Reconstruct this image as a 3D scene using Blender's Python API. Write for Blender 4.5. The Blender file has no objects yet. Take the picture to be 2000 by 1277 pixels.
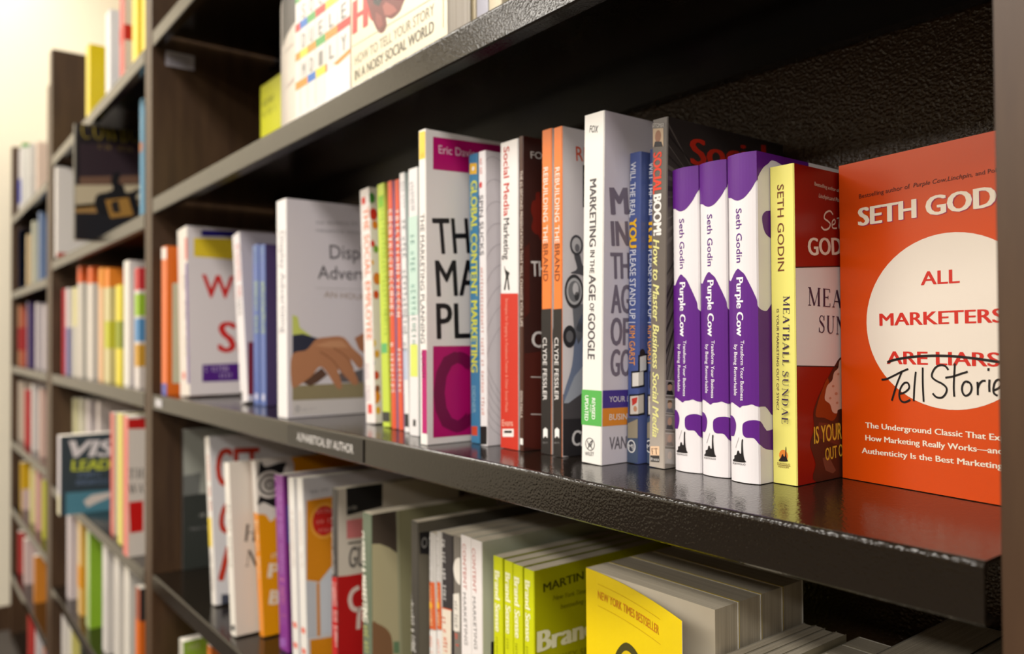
import bpy, bmesh, math, random
from mathutils import Matrix, Vector
random.seed(7)
SC = bpy.context.scene
COL = SC.collection
PI = math.pi

# ------------------------------------------------------------------ camera, light, exposure
def make_camera():
    yaw, pitch, roll = .6605, .0141, -.0064
    fw = Vector((-math.cos(yaw)*math.cos(pitch), math.sin(yaw)*math.cos(pitch), math.sin(pitch)))
    r = Vector((math.sin(yaw), math.cos(yaw), 0)); u = r.cross(fw)
    r2 = r*math.cos(roll)+u*math.sin(roll); u2 = -r*math.sin(roll)+u*math.cos(roll)
    cd = bpy.data.cameras.new('camera'); cam = bpy.data.objects.new('camera', cd); COL.objects.link(cam)
    cam.matrix_world = Matrix(((r2.x, u2.x, -fw.x, 0), (r2.y, u2.y, -fw.y, -.3342), (r2.z, u2.z, -fw.z, .088), (0, 0, 0, 1)))
    cd.sensor_width = 36; cd.lens = 27.9; cd.clip_start = .02; cd.clip_end = 60
    cd.dof.use_dof = True; cd.dof.focus_distance = .455; cd.dof.aperture_fstop = 5.7
    SC.camera = cam
make_camera()
SC.view_settings.view_transform = 'Standard'
SC.view_settings.look = 'None'
SC.view_settings.exposure = -0.08
SC.view_settings.gamma = 1.0
SC.view_settings.use_curve_mapping = False
SC.cycles.use_denoising = True
SC.cycles.max_bounces = 7
SC.cycles.diffuse_bounces = 4
w = bpy.data.worlds.new('world'); SC.world = w; w.use_nodes = True
w.node_tree.nodes['Background'].inputs[0].default_value = (1, .93, .8, 1)
w.node_tree.nodes['Background'].inputs[1].default_value = .3
FLOOR, CEIL = -1.0, 1.75
def area(name, x, y, sx, sy, power, col=(1, .945, .87)):
    l = bpy.data.lights.new(name, 'AREA'); l.shape = 'RECTANGLE'; l.size = sx; l.size_y = sy; l.energy = power; l.color = col
    o = bpy.data.objects.new(name, l); COL.objects.link(o); o.location = (x, y, CEIL-.03)
LAMPS = [(x, y) for y in (-1.15, -2.45, -3.8) for x in (-2.85, -1.55, -.25, 1.05, 2.35)]
for x, y in LAMPS:
    area('ceiling_area_light', x, y, 1.2, .5, 31 if x < -2 else 29)
area('ceiling_area_light', -2.95, -.1, .9, .3, 15)  # added light with no known fixture: brightens the cream walls and top shelves

# ------------------------------------------------------------------ materials
def lin(c):
    c = c/255; return c/12.92 if c <= .04045 else ((c+.055)/1.055)**2.4
MC = {}
def pmat(col, rough=.42, spec=.35, key='p', coat=0):
    k = (key, col, rough, coat)
    if k in MC: return MC[k]
    m = bpy.data.materials.new('%s_%d_%d_%d' % ((key,)+tuple(col))); m.use_nodes = True
    b = m.node_tree.nodes['Principled BSDF']
    b.inputs['Base Color'].default_value = (*[lin(v)*PSC for v in col], 1)
    b.inputs['Roughness'].default_value = rough; b.inputs['Specular IOR Level'].default_value = spec
    if coat: b.inputs['Coat Weight'].default_value = coat; b.inputs['Coat Roughness'].default_value = .18
    MC[k] = m; return m
PSC = .78
def nodes(name):
    m = bpy.data.materials.new(name); m.use_nodes = True
    return m, m.node_tree, m.node_tree.nodes['Principled BSDF']
def N(nt, t, **k):
    n = nt.nodes.new(t)
    for a, v in k.items():
        if a in n.inputs: n.inputs[a].default_value = v
        else: setattr(n, a, v)
    return n
def metal_mat(name, col, rough, scale, strength, stretch=(1, 1, 1), dist=.0006):
    m, nt, b = nodes(name)
    b.inputs['Base Color'].default_value = (*col, 1); b.inputs['Roughness'].default_value = rough
    b.inputs['Specular IOR Level'].default_value = .5
    tc = N(nt, 'ShaderNodeTexCoord'); mp = N(nt, 'ShaderNodeMapping'); mp.inputs['Scale'].default_value = stretch
    nt.links.new(tc.outputs['Object'], mp.inputs[0])
    n1 = N(nt, 'ShaderNodeTexNoise', Scale=scale, Detail=2.0); n2 = N(nt, 'ShaderNodeTexVoronoi', Scale=scale*1.3)
    n2.feature = 'SMOOTH_F1'
    nt.links.new(mp.outputs[0], n1.inputs['Vector']); nt.links.new(mp.outputs[0], n2.inputs['Vector'])
    ad = N(nt, 'ShaderNodeMath', operation='ADD'); nt.links.new(n1.outputs[0], ad.inputs[0]); nt.links.new(n2.outputs['Distance'], ad.inputs[1])
    bp = N(nt, 'ShaderNodeBump', Strength=strength, Distance=dist); nt.links.new(ad.outputs[0], bp.inputs['Height']); nt.links.new(bp.outputs[0], b.inputs['Normal'])
    return m
SHELF = metal_mat('shelf_enamel', (.008, .0055, .0035), .12, 540, .3, (1, 1, 1), .0003)
BACK = metal_mat('back_panel_enamel', (.045, .024, .011), .27, 380, .9, (1, 1, 1), .0008)
def wood_mat():
    m, nt, b = nodes('dark_wood_laminate')
    tc = N(nt, 'ShaderNodeTexCoord'); mp = N(nt, 'ShaderNodeMapping'); mp.inputs['Scale'].default_value = (14, 14, 1.6)
    nt.links.new(tc.outputs['Object'], mp.inputs[0])
    n = N(nt, 'ShaderNodeTexNoise', Scale=5.0, Detail=5.0); nt.links.new(mp.outputs[0], n.inputs['Vector'])
    cr = N(nt, 'ShaderNodeValToRGB'); cr.color_ramp.elements[0].color = (.045, .022, .010, 1); cr.color_ramp.elements[1].color = (.07, .037, .017, 1)
    cr.color_ramp.elements[0].position = .35; cr.color_ramp.elements[1].position = .7
    nt.links.new(n.outputs[0], cr.inputs[0]); nt.links.new(cr.outputs[0], b.inputs['Base Color'])
    b.inputs['Roughness'].default_value = .42
    return m
WOOD = wood_mat()
def fade_mat(name, stops, h):
    """printed tone running up the book (z in metres)"""
    m, nt, b = nodes(name)
    tc = N(nt, 'ShaderNodeTexCoord'); sp = N(nt, 'ShaderNodeSeparateXYZ'); nt.links.new(tc.outputs['Object'], sp.inputs[0])
    mr = N(nt, 'ShaderNodeMapRange'); mr.inputs['From Max'].default_value = h; nt.links.new(sp.outputs['Z'], mr.inputs['Value'])
    cr = N(nt, 'ShaderNodeValToRGB'); nt.links.new(mr.outputs[0], cr.inputs[0]); nt.links.new(cr.outputs[0], b.inputs['Base Color'])
    for i, (p, c) in enumerate(stops):
        e = cr.color_ramp.elements[i] if i < 2 else cr.color_ramp.elements.new(p)
        e.position = p; e.color = (*[lin(v)*.86 for v in c], 1)
    b.inputs['Roughness'].default_value = .3
    return m
def page_mat(name, c0, c1):
    m, nt, b = nodes(name)
    tc = N(nt, 'ShaderNodeTexCoord'); mp = N(nt, 'ShaderNodeMapping'); mp.inputs['Scale'].default_value = (2600, 8, 8)
    nt.links.new(tc.outputs['Object'], mp.inputs[0])
    n = N(nt, 'ShaderNodeTexNoise', Scale=1.0, Detail=3.0); nt.links.new(mp.outputs[0], n.inputs['Vector'])
    cr = N(nt, 'ShaderNodeValToRGB'); cr.color_ramp.elements[0].position = .3; cr.color_ramp.elements[1].position = .7
    cr.color_ramp.elements[0].color = (*[lin(v) for v in c0], 1); cr.color_ramp.elements[1].color = (*[lin(v) for v in c1], 1)
    nt.links.new(n.outputs[0], cr.inputs[0]); nt.links.new(cr.outputs[0], b.inputs['Base Color'])
    bp = N(nt, 'ShaderNodeBump', Strength=.25, Distance=.0003); nt.links.new(n.outputs[0], bp.inputs['Height']); nt.links.new(bp.outputs[0], b.inputs['Normal'])
    b.inputs['Roughness'].default_value = .85
    return m
PAGES = [page_mat('page_edges', (205, 196, 182), (236, 230, 220)), page_mat('page_edges_shaded', (176, 164, 142), (214, 204, 184))]  # second copy darker: shade on the lower shelf put into the page colour
def wall_mat(name, col, rough=.9, s=3.0, v=.04):
    m, nt, b = nodes(name)
    n = N(nt, 'ShaderNodeTexNoise', Scale=s, Detail=4.0); tc = N(nt, 'ShaderNodeTexCoord'); nt.links.new(tc.outputs['Object'], n.inputs['Vector'])
    cr = N(nt, 'ShaderNodeValToRGB'); cr.color_ramp.elements[0].color = (*[c*(1-v) for c in col], 1); cr.color_ramp.elements[1].color = (*[min(1, c*(1+v)) for c in col], 1)
    nt.links.new(n.outputs[0], cr.inputs[0]); nt.links.new(cr.outputs[0], b.inputs['Base Color']); b.inputs['Roughness'].default_value = rough
    return m

# ------------------------------------------------------------------ mesh helpers
def mesh_obj(name, verts, faces, mats, parent=None, fm=None, smooth=False):
    me = bpy.data.meshes.new(name); me.from_pydata(verts, [], faces)
    for m in (mats if isinstance(mats, (list, tuple)) else [mats]): me.materials.append(m)
    if fm: me.polygons.foreach_set('material_index', fm)
    if smooth: me.polygons.foreach_set('use_smooth', [True]*len(me.polygons))
    me.update(); o = bpy.data.objects.new(name, me); COL.objects.link(o); o.parent = parent
    return o
def box(name, lo, hi, m, parent=None, bev=0):
    bm = bmesh.new(); bmesh.ops.create_cube(bm, size=1)
    for v in bm.verts: v.co = Vector([lo[i]+(v.co[i]+.5)*(hi[i]-lo[i]) for i in range(3)])
    if bev: bmesh.ops.bevel(bm, geom=bm.edges[:], offset=bev, segments=2, affect='EDGES')
    me = bpy.data.meshes.new(name); bm.to_mesh(me); bm.free(); me.materials.append(m)
    o = bpy.data.objects.new(name, me); COL.objects.link(o); o.parent = parent
    return o
def prism(name, prof, x0, x1, m, parent=None):
    """profile in (y, z) swept along x, closed ends"""
    n = len(prof)
    v = [(x0, y, z) for y, z in prof]+[(x1, y, z) for y, z in prof]
    f = [(i, (i+1) % n, n+(i+1) % n, n+i) for i in range(n)]
    bm = bmesh.new(); vs = [bm.verts.new(p) for p in v]
    for q in f: bm.faces.new([vs[i] for i in q])
    bm.faces.new(vs[:n][::-1]); bm.faces.new(vs[n:])
    bmesh.ops.recalc_face_normals(bm, faces=bm.faces)
    me = bpy.data.meshes.new(name); bm.to_mesh(me); bm.free(); me.materials.append(m)
    o = bpy.data.objects.new(name, me); COL.objects.link(o); o.parent = parent
    return o
def empty(name, loc, label, cat, group=None):
    o = bpy.data.objects.new(name, None); COL.objects.link(o); o.location = loc; o.empty_display_size = .02
    o['label'] = label; o['category'] = cat
    if group: o['group'] = group
    return o
def struct(o): o['kind'] = 'structure'; return o

# ------------------------------------------------------------------ room
WX, WY = -3.56, .52
CREAM = wall_mat('cream_paint', (.72, .66, .53)); CARPET = wall_mat('brown_carpet', (.05, .04, .032), .95, 60, .3)
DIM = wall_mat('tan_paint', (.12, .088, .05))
struct(box('floor', (WX-.1, -4.6, FLOOR-.1), (3.2, WY+.1, FLOOR), CARPET))
struct(box('ceiling', (WX-.1, -4.6, CEIL), (3.2, WY+.1, CEIL+.1), wall_mat('ceiling_white', (.82, .8, .74))))
struct(box('wall_left', (WX-.1, -4.6, FLOOR), (WX, WY+.1, CEIL), CREAM))
struct(box('wall_back', (WX, WY, FLOOR), (3.2, WY+.1, CEIL), CREAM))
struct(box('wall_right', (3.1, -4.6, FLOOR), (3.2, WY, CEIL), DIM))
struct(box('wall_front', (WX, -4.6, FLOOR), (3.1, -4.5, CEIL), DIM))
struct(box('baseboard_left', (WX, -4.5, FLOOR), (WX+.012, WY, FLOOR+.09), WOOD))
struct(box('baseboard_back', (WX+.012, WY-.012, FLOOR), (3.1, WY, FLOOR+.09), WOOD))

# ------------------------------------------------------------------ bookcases
DEP = .208
def shelf_profile(th=.0257):
    r = .0028; p = []
    for k in range(9):
        a = PI/2+k*PI/16; p.append((r+r*math.cos(a), -r+r*math.sin(a)))
    p += [(0, -th+.0012), (.0012, -th), (.014, -th), (.014, -th+.0014), (.0016, -th+.0016), (.0016, -.0049), (.0046, -.0019),
          (DEP-.0014, -.0019), (DEP-.0014, -th+.0014), (DEP-.012, -th+.0014), (DEP-.012, -th), (DEP, -th), (DEP, 0)]
    return p
CAT = []
def bookcase(name, label, xl, xr, wl, wr, top, shelves, panels):
    """xl..xr inner width; wl/wr thickness of the left / right upright (0: shared with the neighbour)"""
    b = empty('bookcase', ((xl+xr)/2, DEP/2, FLOOR), label, 'bookcase', None)
    off = Vector(b.location)
    def L(x, y, z): return (x-off.x, y-off.y, z-off.z)
    def bx(n, lo, hi, m, bev=0): return box(n, L(*lo), L(*hi), m, b, bev)
    if wl: bx('side_panel', (xl-wl, 0, FLOOR), (xl, DEP+.03, top), WOOD, .001)
    if wr: bx('side_panel', (xr, 0, FLOOR), (xr+wr, DEP+.03, top), WOOD, .001)
    bx('back_panel', (xl+.0005, DEP+.004, FLOOR+.08), (xr-.0005, DEP+.012, panels), BACK)
    bx('plinth', (xl+.0005, .02, FLOOR), (xr-.0005, .04, min(shelves)-.0265), WOOD)
    out = []
    for z in shelves:
        s = prism('shelf', shelf_profile(), xl+.006-off.x, xr-.006-off.x, SHELF, b)
        s.location = (0, -off.y, z-off.z); out.append(s)
    return b, out
XL, XR = -1.400, -.1265
case1, sh1 = bookcase('bookcase', 'nearest dark bookcase, its middle shelf running across the whole picture', XL, XR, .022, .045, .9, [.6, .3233, 0, -.2954, -.59, -.88], .89)
case2, sh2 = bookcase('bookcase', 'second dark bookcase, narrow in view left of the nearest upright', -2.465, XL-.0445, .04, .021, .885, [.588, .306, 0, -.3, -.575, -.85], .875)
case3, sh3 = bookcase('bookcase', 'farthest dark bookcase, lowest topped, at the left against the cream wall', -3.40, -2.548, .03, .041, .80, [.54, .268, 0, -.27, -.51, -.75, -.97], .79)

# ------------------------------------------------------------------ lettering
FD = {}
def layout_texts(strings):
    """flat 2D meshes of every string with the built-in font: (verts, tris, x0, x1, cap height)"""
    objs = []
    for key in strings:
        s, bold, shear = key
        c = bpy.data.curves.new('tmp_text', 'FONT'); c.body = s; c.size = 1; c.shear = shear; c.resolution_u = 3; c.fill_mode = 'BOTH'
        o = bpy.data.objects.new('tmp_text', c); COL.objects.link(o); objs.append((key, o, c))
    bpy.context.view_layer.update(); dg = bpy.context.evaluated_depsgraph_get()
    for key, o, c in objs:
        me = o.evaluated_get(dg).to_mesh()
        vs = [(v.co.x, v.co.y) for v in me.vertices]; fs = [tuple(p.vertices) for p in me.polygons]
        FD[key] = (vs, fs, min([v[0] for v in vs] or [0]), max([v[0] for v in vs] or [1]))
        o.evaluated_get(dg).to_mesh_clear()
    for key, o, c in objs:
        bpy.data.objects.remove(o); bpy.data.curves.remove(c)
# small stroke serif face for the titles set in serif capitals: strokes as (points, widths)
TK, TN = .15, .05
def gl(ch):
    S = []
    def st(*p, w=TK): S.append((list(p), [w]*len(p)))
    def sf(x, y, h=.11): S.append(([(x-h, y), (x+h, y)], [TN, TN]))
    b, t = TN/2, 1-TN/2
    if ch == 'M':
        W = 1.05; st((.16, b), (.16, t), w=TN); st((.17, t), (.53, b)); st((.53, b), (.88, t), w=TN); st((.88, b), (.88, t)); [sf(*q) for q in ((.16, b), (.14, t), (.88, b), (.9, t))]
    elif ch == 'N':
        W = .92; st((.16, b), (.16, t), w=TN); st((.18, t), (.76, b)); st((.76, b), (.76, t), w=TN); [sf(*q) for q in ((.16, b), (.14, t), (.76, t))]
    elif ch == 'E':
        W = .74; st((.2, b), (.2, t)); st((.1, t), (.64, t), w=TN); st((.1, b), (.66, b), w=TN); st((.2, .52), (.5, .52), w=TN); st((.64, t), (.64, t-.18), w=TN); st((.66, b), (.66, .2), w=TN); st((.5, .42), (.5, .62), w=TN)
    elif ch == 'F':
        W = .7; st((.2, b), (.2, t)); st((.1, t), (.62, t), w=TN); st((.2, .5), (.48, .5), w=TN); st((.62, t), (.62, t-.18), w=TN); sf(.2, b)
    elif ch == 'A':
        W = .86; st((.14, b), (.42, t), w=TN); st((.42, t), (.72, b)); st((.24, .34), (.62, .34), w=TN); sf(.14, b, .1); sf(.72, b, .1)
    elif ch == 'T':
        W = .78; st((.38, b), (.38, t)); st((.06, t), (.7, t), w=TN); st((.06, t), (.06, t-.2), w=TN); st((.7, t), (.7, t-.2), w=TN); sf(.38, b)
    elif ch == 'L':
        W = .7; st((.2, b), (.2, t)); st((.1, b), (.62, b), w=TN); st((.62, b), (.62, .24), w=TN); sf(.2, t)
    elif ch == 'H':
        W = .9; st((.2, b), (.2, t)); st((.7, b), (.7, t)); st((.2, .52), (.7, .52), w=TN); [sf(*q) for q in ((.2, b), (.2, t), (.7, b), (.7, t))]
    elif ch == 'U':
        W = .88; st((.2, t), (.2, .35)); S.append(([(.2, .36), (.23, .18), (.33, .06), (.45, .03), (.58, .07), (.67, .2), (.69, .36)], [TK, TK*.9, TN*1.6, TN, TN, TN, TN])); st((.69, .35), (.69, t), w=TN); sf(.2, t); sf(.69, t)
    elif ch == 'D':
        W = .9; st((.2, b), (.2, t)); S.append(([(.1, t), (.4, t), (.58, .92), (.7, .75), (.73, .5), (.7, .25), (.58, .08), (.4, b), (.1, b)], [TN, TN, TN*1.6, TK*.9, TK, TK*.9, TN*1.6, TN, TN]))
    elif ch == 'B':
        W = .78; st((.2, b), (.2, t)); S.append(([(.1, t), (.42, t), (.56, .9), (.58, .76), (.54, .6), (.4, .53), (.2, .53)], [TN, TN, TK*.8, TK, TK*.8, TN, TN])); S.append(([(.3, .53), (.48, .51), (.62, .4), (.64, .26), (.58, .1), (.42, b), (.1, b)], [TN, TN, TK*.8, TK, TK*.8, TN, TN]))
    elif ch == 'C' or ch == 'O':
        W = .88; p = [(.45+.33*math.cos(a*PI/12), .5+.47*math.sin(a*PI/12)) for a in (range(3, 22) if ch == 'C' else range(0, 25))]
        S.append((p, [TN+(TK-TN)*abs((x-.45)/.33)**2 for x, y in p]))
        if ch == 'C': st((.7, .68), (.7, .96), w=TN)
    elif ch == 'S':
        W = .66; p = [(.52, .72), (.5, .88), (.36, .96), (.22, .93), (.13, .8), (.16, .66), (.3, .55), (.42, .46), (.54, .34), (.54, .17), (.42, .05), (.27, .03), (.14, .1), (.11, .28)]
        S.append((p, [TN, TN, TN, TN*1.5, TK*.6, TK*.8, TK, TK, TK*.8, TK*.6, TN*1.5, TN, TN, TN])); st((.54, .7), (.54, .97), w=TN); st((.09, .3), (.09, .03), w=TN)
    elif ch == 'W' or ch == 'V':
        W = 1.2 if ch == 'W' else .85; st((.1, t), (.38, b)); st((.38, b), (.6, t), w=TN)
        if ch == 'W': st((.6, t), (.85, b)); st((.85, b), (1.08, t), w=TN); sf(1.08, t)
        sf(.1, t); sf(.6, t)
    elif ch == 'Y':
        W = .84; st((.1, t), (.42, .46)); st((.42, .46), (.72, t), w=TN); st((.42, b), (.42, .5)); [sf(*q) for q in ((.1, t), (.72, t), (.42, b))]
    else: W = .34
    return W, S
def serif(s):
    """polygons and x range of a serif string, cap height 1"""
    x, out = 0, []
    for ch in s:
        W, S = gl(ch)
        for pts, ws in S: out += ribbon([(x+a, b) for a, b in pts], ws)
        x += W+.06
    xs = [p[0] for q in out for p in q]
    return out, min(xs), max(xs)
def ribbon(pts, ws):
    """quads along a polyline with a width at each point"""
    n = len(pts); L, R = [], []
    for i, (x, y) in enumerate(pts):
        a = pts[max(i-1, 0)]; b = pts[min(i+1, n-1)]
        dx, dy = b[0]-a[0], b[1]-a[1]; l = math.hypot(dx, dy) or 1
        w = ws[i]/2; L.append((x-dy/l*w, y+dx/l*w)); R.append((x+dy/l*w, y-dx/l*w))
    return [(L[i], R[i], R[i+1], L[i+1]) for i in range(n-1)]

# ------------------------------------------------------------------ printed matter on a book
def smooth_line(pts, k=4):
    if len(pts) < 3: return pts
    out = []
    for i in range(len(pts)-1):
        p0, p1, p2, p3 = pts[max(i-1, 0)], pts[i], pts[i+1], pts[min(i+2, len(pts)-1)]
        for j in range(k):
            t = j/k
            out.append(tuple(.5*((2*p1[a])+(-p0[a]+p2[a])*t+(2*p0[a]-5*p1[a]+4*p2[a]-p3[a])*t*t+(-p0[a]+3*p1[a]-3*p2[a]+p3[a])*t**3) for a in (0, 1)))
    out.append(pts[-1]); return out
def smooth_loop(p, k=4):
    n = len(p); out = []
    for i in range(n):
        p0, p1, p2, p3 = p[i-1], p[i], p[(i+1) % n], p[(i+2) % n]
        for j in range(k):
            t = j/k
            out.append(tuple(.5*((2*p1[a])+(-p0[a]+p2[a])*t+(2*p0[a]-5*p1[a]+4*p2[a]-p3[a])*t*t+(-p0[a]+3*p1[a]-3*p2[a]+p3[a])*t**3) for a in (0, 1)))
    return out
def shapes(e):
    """one print element -> face, layer, colour, [(2D verts, faces)]"""
    k = e[0]
    if k == 'T':
        _, f, s, p, ang, L, H, col, bold, shear, full, lay, font = e
        ca, sa = math.cos(math.radians(ang)), math.sin(math.radians(ang))
        if font:
            _, x0, x1 = serif(s); polys, _, _ = serif(full or s)
            sx, sy = L/(x1-x0), H
            out = []
            for q in polys: out.append(([(a*sx-x0*sx, b*sy) for a, b in q], [(0, 1, 2, 3)]))
        else:
            _, _, x0, x1 = FD[(s, bold, shear)]; v, fs, _, _ = FD[(full or s, bold, shear)]
            sx, sy = L/(x1-x0), H/.73
            out = [([((a-x0)*sx, b*sy) for a, b in v], fs)]
            bold = bold+.004
            if bold:                           # a heavier weight: the sheet of letters again, a hair to each side
                em = min(sx, sy); out = [([(a+q*bold*em*.9, b+(H*.012 if q else 0)) for a, b in v], fs) for q in (-1, 0, 1) for v, fs in out[:1]]
        return f, lay, col, [([(p[0]+a*ca-b*sa, p[1]+a*sa+b*ca) for a, b in v], fs) for v, fs in out]
    if k == 'B':                                  # print too small and soft to read: irregular marks along the line
        _, f, n, p, ang, L, H, col, lay = e
        ca, sa = math.cos(math.radians(ang)), math.sin(math.radians(ang)); rr = random.Random(int(p[0]*1e5)+n); out = []
        for i in range(n):
            if rr.random() < .1: continue
            a0 = L*i/n; wd = L/n*(.5+.25*rr.random()); h0 = H*(0 if rr.random() < .8 else .1); h1 = H*(.75+.25*rr.random())
            kind = rr.randrange(3)
            if kind == 0: qs = [((a0, h0), (a0+wd*.35, h0), (a0+wd*.35, h1), (a0, h1)), ((a0+wd*.65, h0), (a0+wd, h0), (a0+wd, h1), (a0+wd*.65, h1))]
            elif kind == 1: qs = [((a0, h0), (a0+wd*.35, h0), (a0+wd*.35, h1), (a0, h1)), ((a0, h1-H*.2), (a0+wd, h1-H*.2), (a0+wd, h1), (a0, h1)), ((a0, h0), (a0+wd, h0), (a0+wd, h0+H*.2), (a0, h0+H*.2))]
            else: qs = [((a0+wd*.3, h0), (a0+wd*.7, h0), (a0+wd*.7, h1), (a0+wd*.3, h1)), ((a0, h1-H*.2), (a0+wd, h1-H*.2), (a0+wd, h1), (a0, h1))]
            for q in qs: out.append(([(p[0]+a*ca-b*sa, p[1]+a*sa+b*ca) for a, b in q], [(0, 1, 2, 3)]))
        return f, lay, col, out
    if k == 'P':
        _, f, pts, col, lay = e
        if len(pts) > 4: pts = smooth_loop(pts) if len(pts) > 6 else pts
        return f, lay, col, [(pts, [tuple(range(len(pts)))])]
    if k == 'E':
        _, f, c, a, b, col, lay, ring = e; n = 64 if a > .02 else 28
        o = [(c[0]+a*math.cos(2*PI*i/n), c[1]+b*math.sin(2*PI*i/n)) for i in range(n)]
        if ring:
            q = 1-ring; o += [(c[0]+a*q*math.cos(2*PI*i/n), c[1]+b*q*math.sin(2*PI*i/n)) for i in range(n)]
            return f, lay, col, [(o, [(i, (i+1) % n, n+(i+1) % n, n+i) for i in range(n)])]
        return f, lay, col, [(o, [tuple(range(n))])]
    _, f, pts, wd, col, lay = e
    pts = smooth_line(pts) if len(pts) > 2 else pts
    return f, lay, col, [(list(q), [(0, 1, 2, 3)]) for q in ribbon(pts, [wd]*len(pts))]
def print_mesh(name, els, fmap, lims, cuts, parent, lay0=0):
    """all printed shapes of a book as one sheet set, clipped to its faces and wrapped round its spine"""
    mats, idx, V, F, FM = [], {}, [], [], []
    for e in els:
        f, lay, col, parts = shapes(e)
        if lay0 > lay: continue
        col = tuple(col)
        if col not in idx: idx[col] = len(mats); mats.append(pmat(col))
        W, H = lims[f]
        for pi, (vs, fs) in enumerate(parts):
            xs = [v[0] for v in vs]; ys = [v[1] for v in vs]
            if not vs or min(xs) > W or max(xs) < 0 or min(ys) > H or max(ys) < 0: continue
            bm = bmesh.new(); bv = [bm.verts.new((a, b, 0)) for a, b in vs]
            for q in fs:
                try: bm.faces.new([bv[i] for i in q])
                except ValueError: pass
            if len(fs) == 1 and len(fs[0]) > 4: bmesh.ops.triangulate(bm, faces=bm.faces[:])
            for co, no, lim in (((0, 0, 0), (-1, 0, 0), min(xs) < 0), ((W, 0, 0), (1, 0, 0), max(xs) > W), ((0, 0, 0), (0, -1, 0), min(ys) < 0), ((0, H, 0), (0, 1, 0), max(ys) > H)):
                if lim: bmesh.ops.bisect_plane(bm, geom=bm.verts[:]+bm.edges[:]+bm.faces[:], plane_co=co, plane_no=no, clear_outer=True)
            for c in cuts.get(f, ()):
                if min(xs) < c < max(xs): bmesh.ops.bisect_plane(bm, geom=bm.verts[:]+bm.edges[:]+bm.faces[:], plane_co=(c, 0, 0), plane_no=(1, 0, 0))
            bm.verts.index_update(); n0 = len(V)
            V += [fmap(f, v.co.x, v.co.y, .00010+.00006*lay+(.000012*pi if e[0] == 'T' else 0)) for v in bm.verts]
            for q in bm.faces: F.append([n0+v.index for v in q.verts]); FM.append(idx[col])
            bm.free()
    if not F: return None
    return mesh_obj(name, V, F, mats, parent, FM)

def clusters(art):
    """printed shapes lying near one another, one group per part of the cover"""
    bb = []
    for e in art:
        ps = e[2] if e[0] in 'PL' else [(e[2][0]-e[3], e[2][1]-e[4]), (e[2][0]+e[3], e[2][1]+e[4])]
        bb.append((min(p[0] for p in ps), max(p[0] for p in ps), min(p[1] for p in ps), max(p[1] for p in ps)))
    gid = list(range(len(art)))
    for i in range(len(art)):
        for j in range(i):
            a, b = bb[i], bb[j]
            gx = max(0, a[0]-b[1], b[0]-a[1]); gy = max(0, a[2]-b[3], b[2]-a[3])
            big = max(a[1]-a[0], a[3]-a[2], b[1]-b[0], b[3]-b[2])
            if math.hypot(gx, gy) < .3*big and gid[i] != gid[j]:
                o, n = gid[i], gid[j]; gid = [n if g == o else g for g in gid]
    return [[e for e, g in zip(art, gid) if g == k] for k in dict.fromkeys(gid)]
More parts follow.
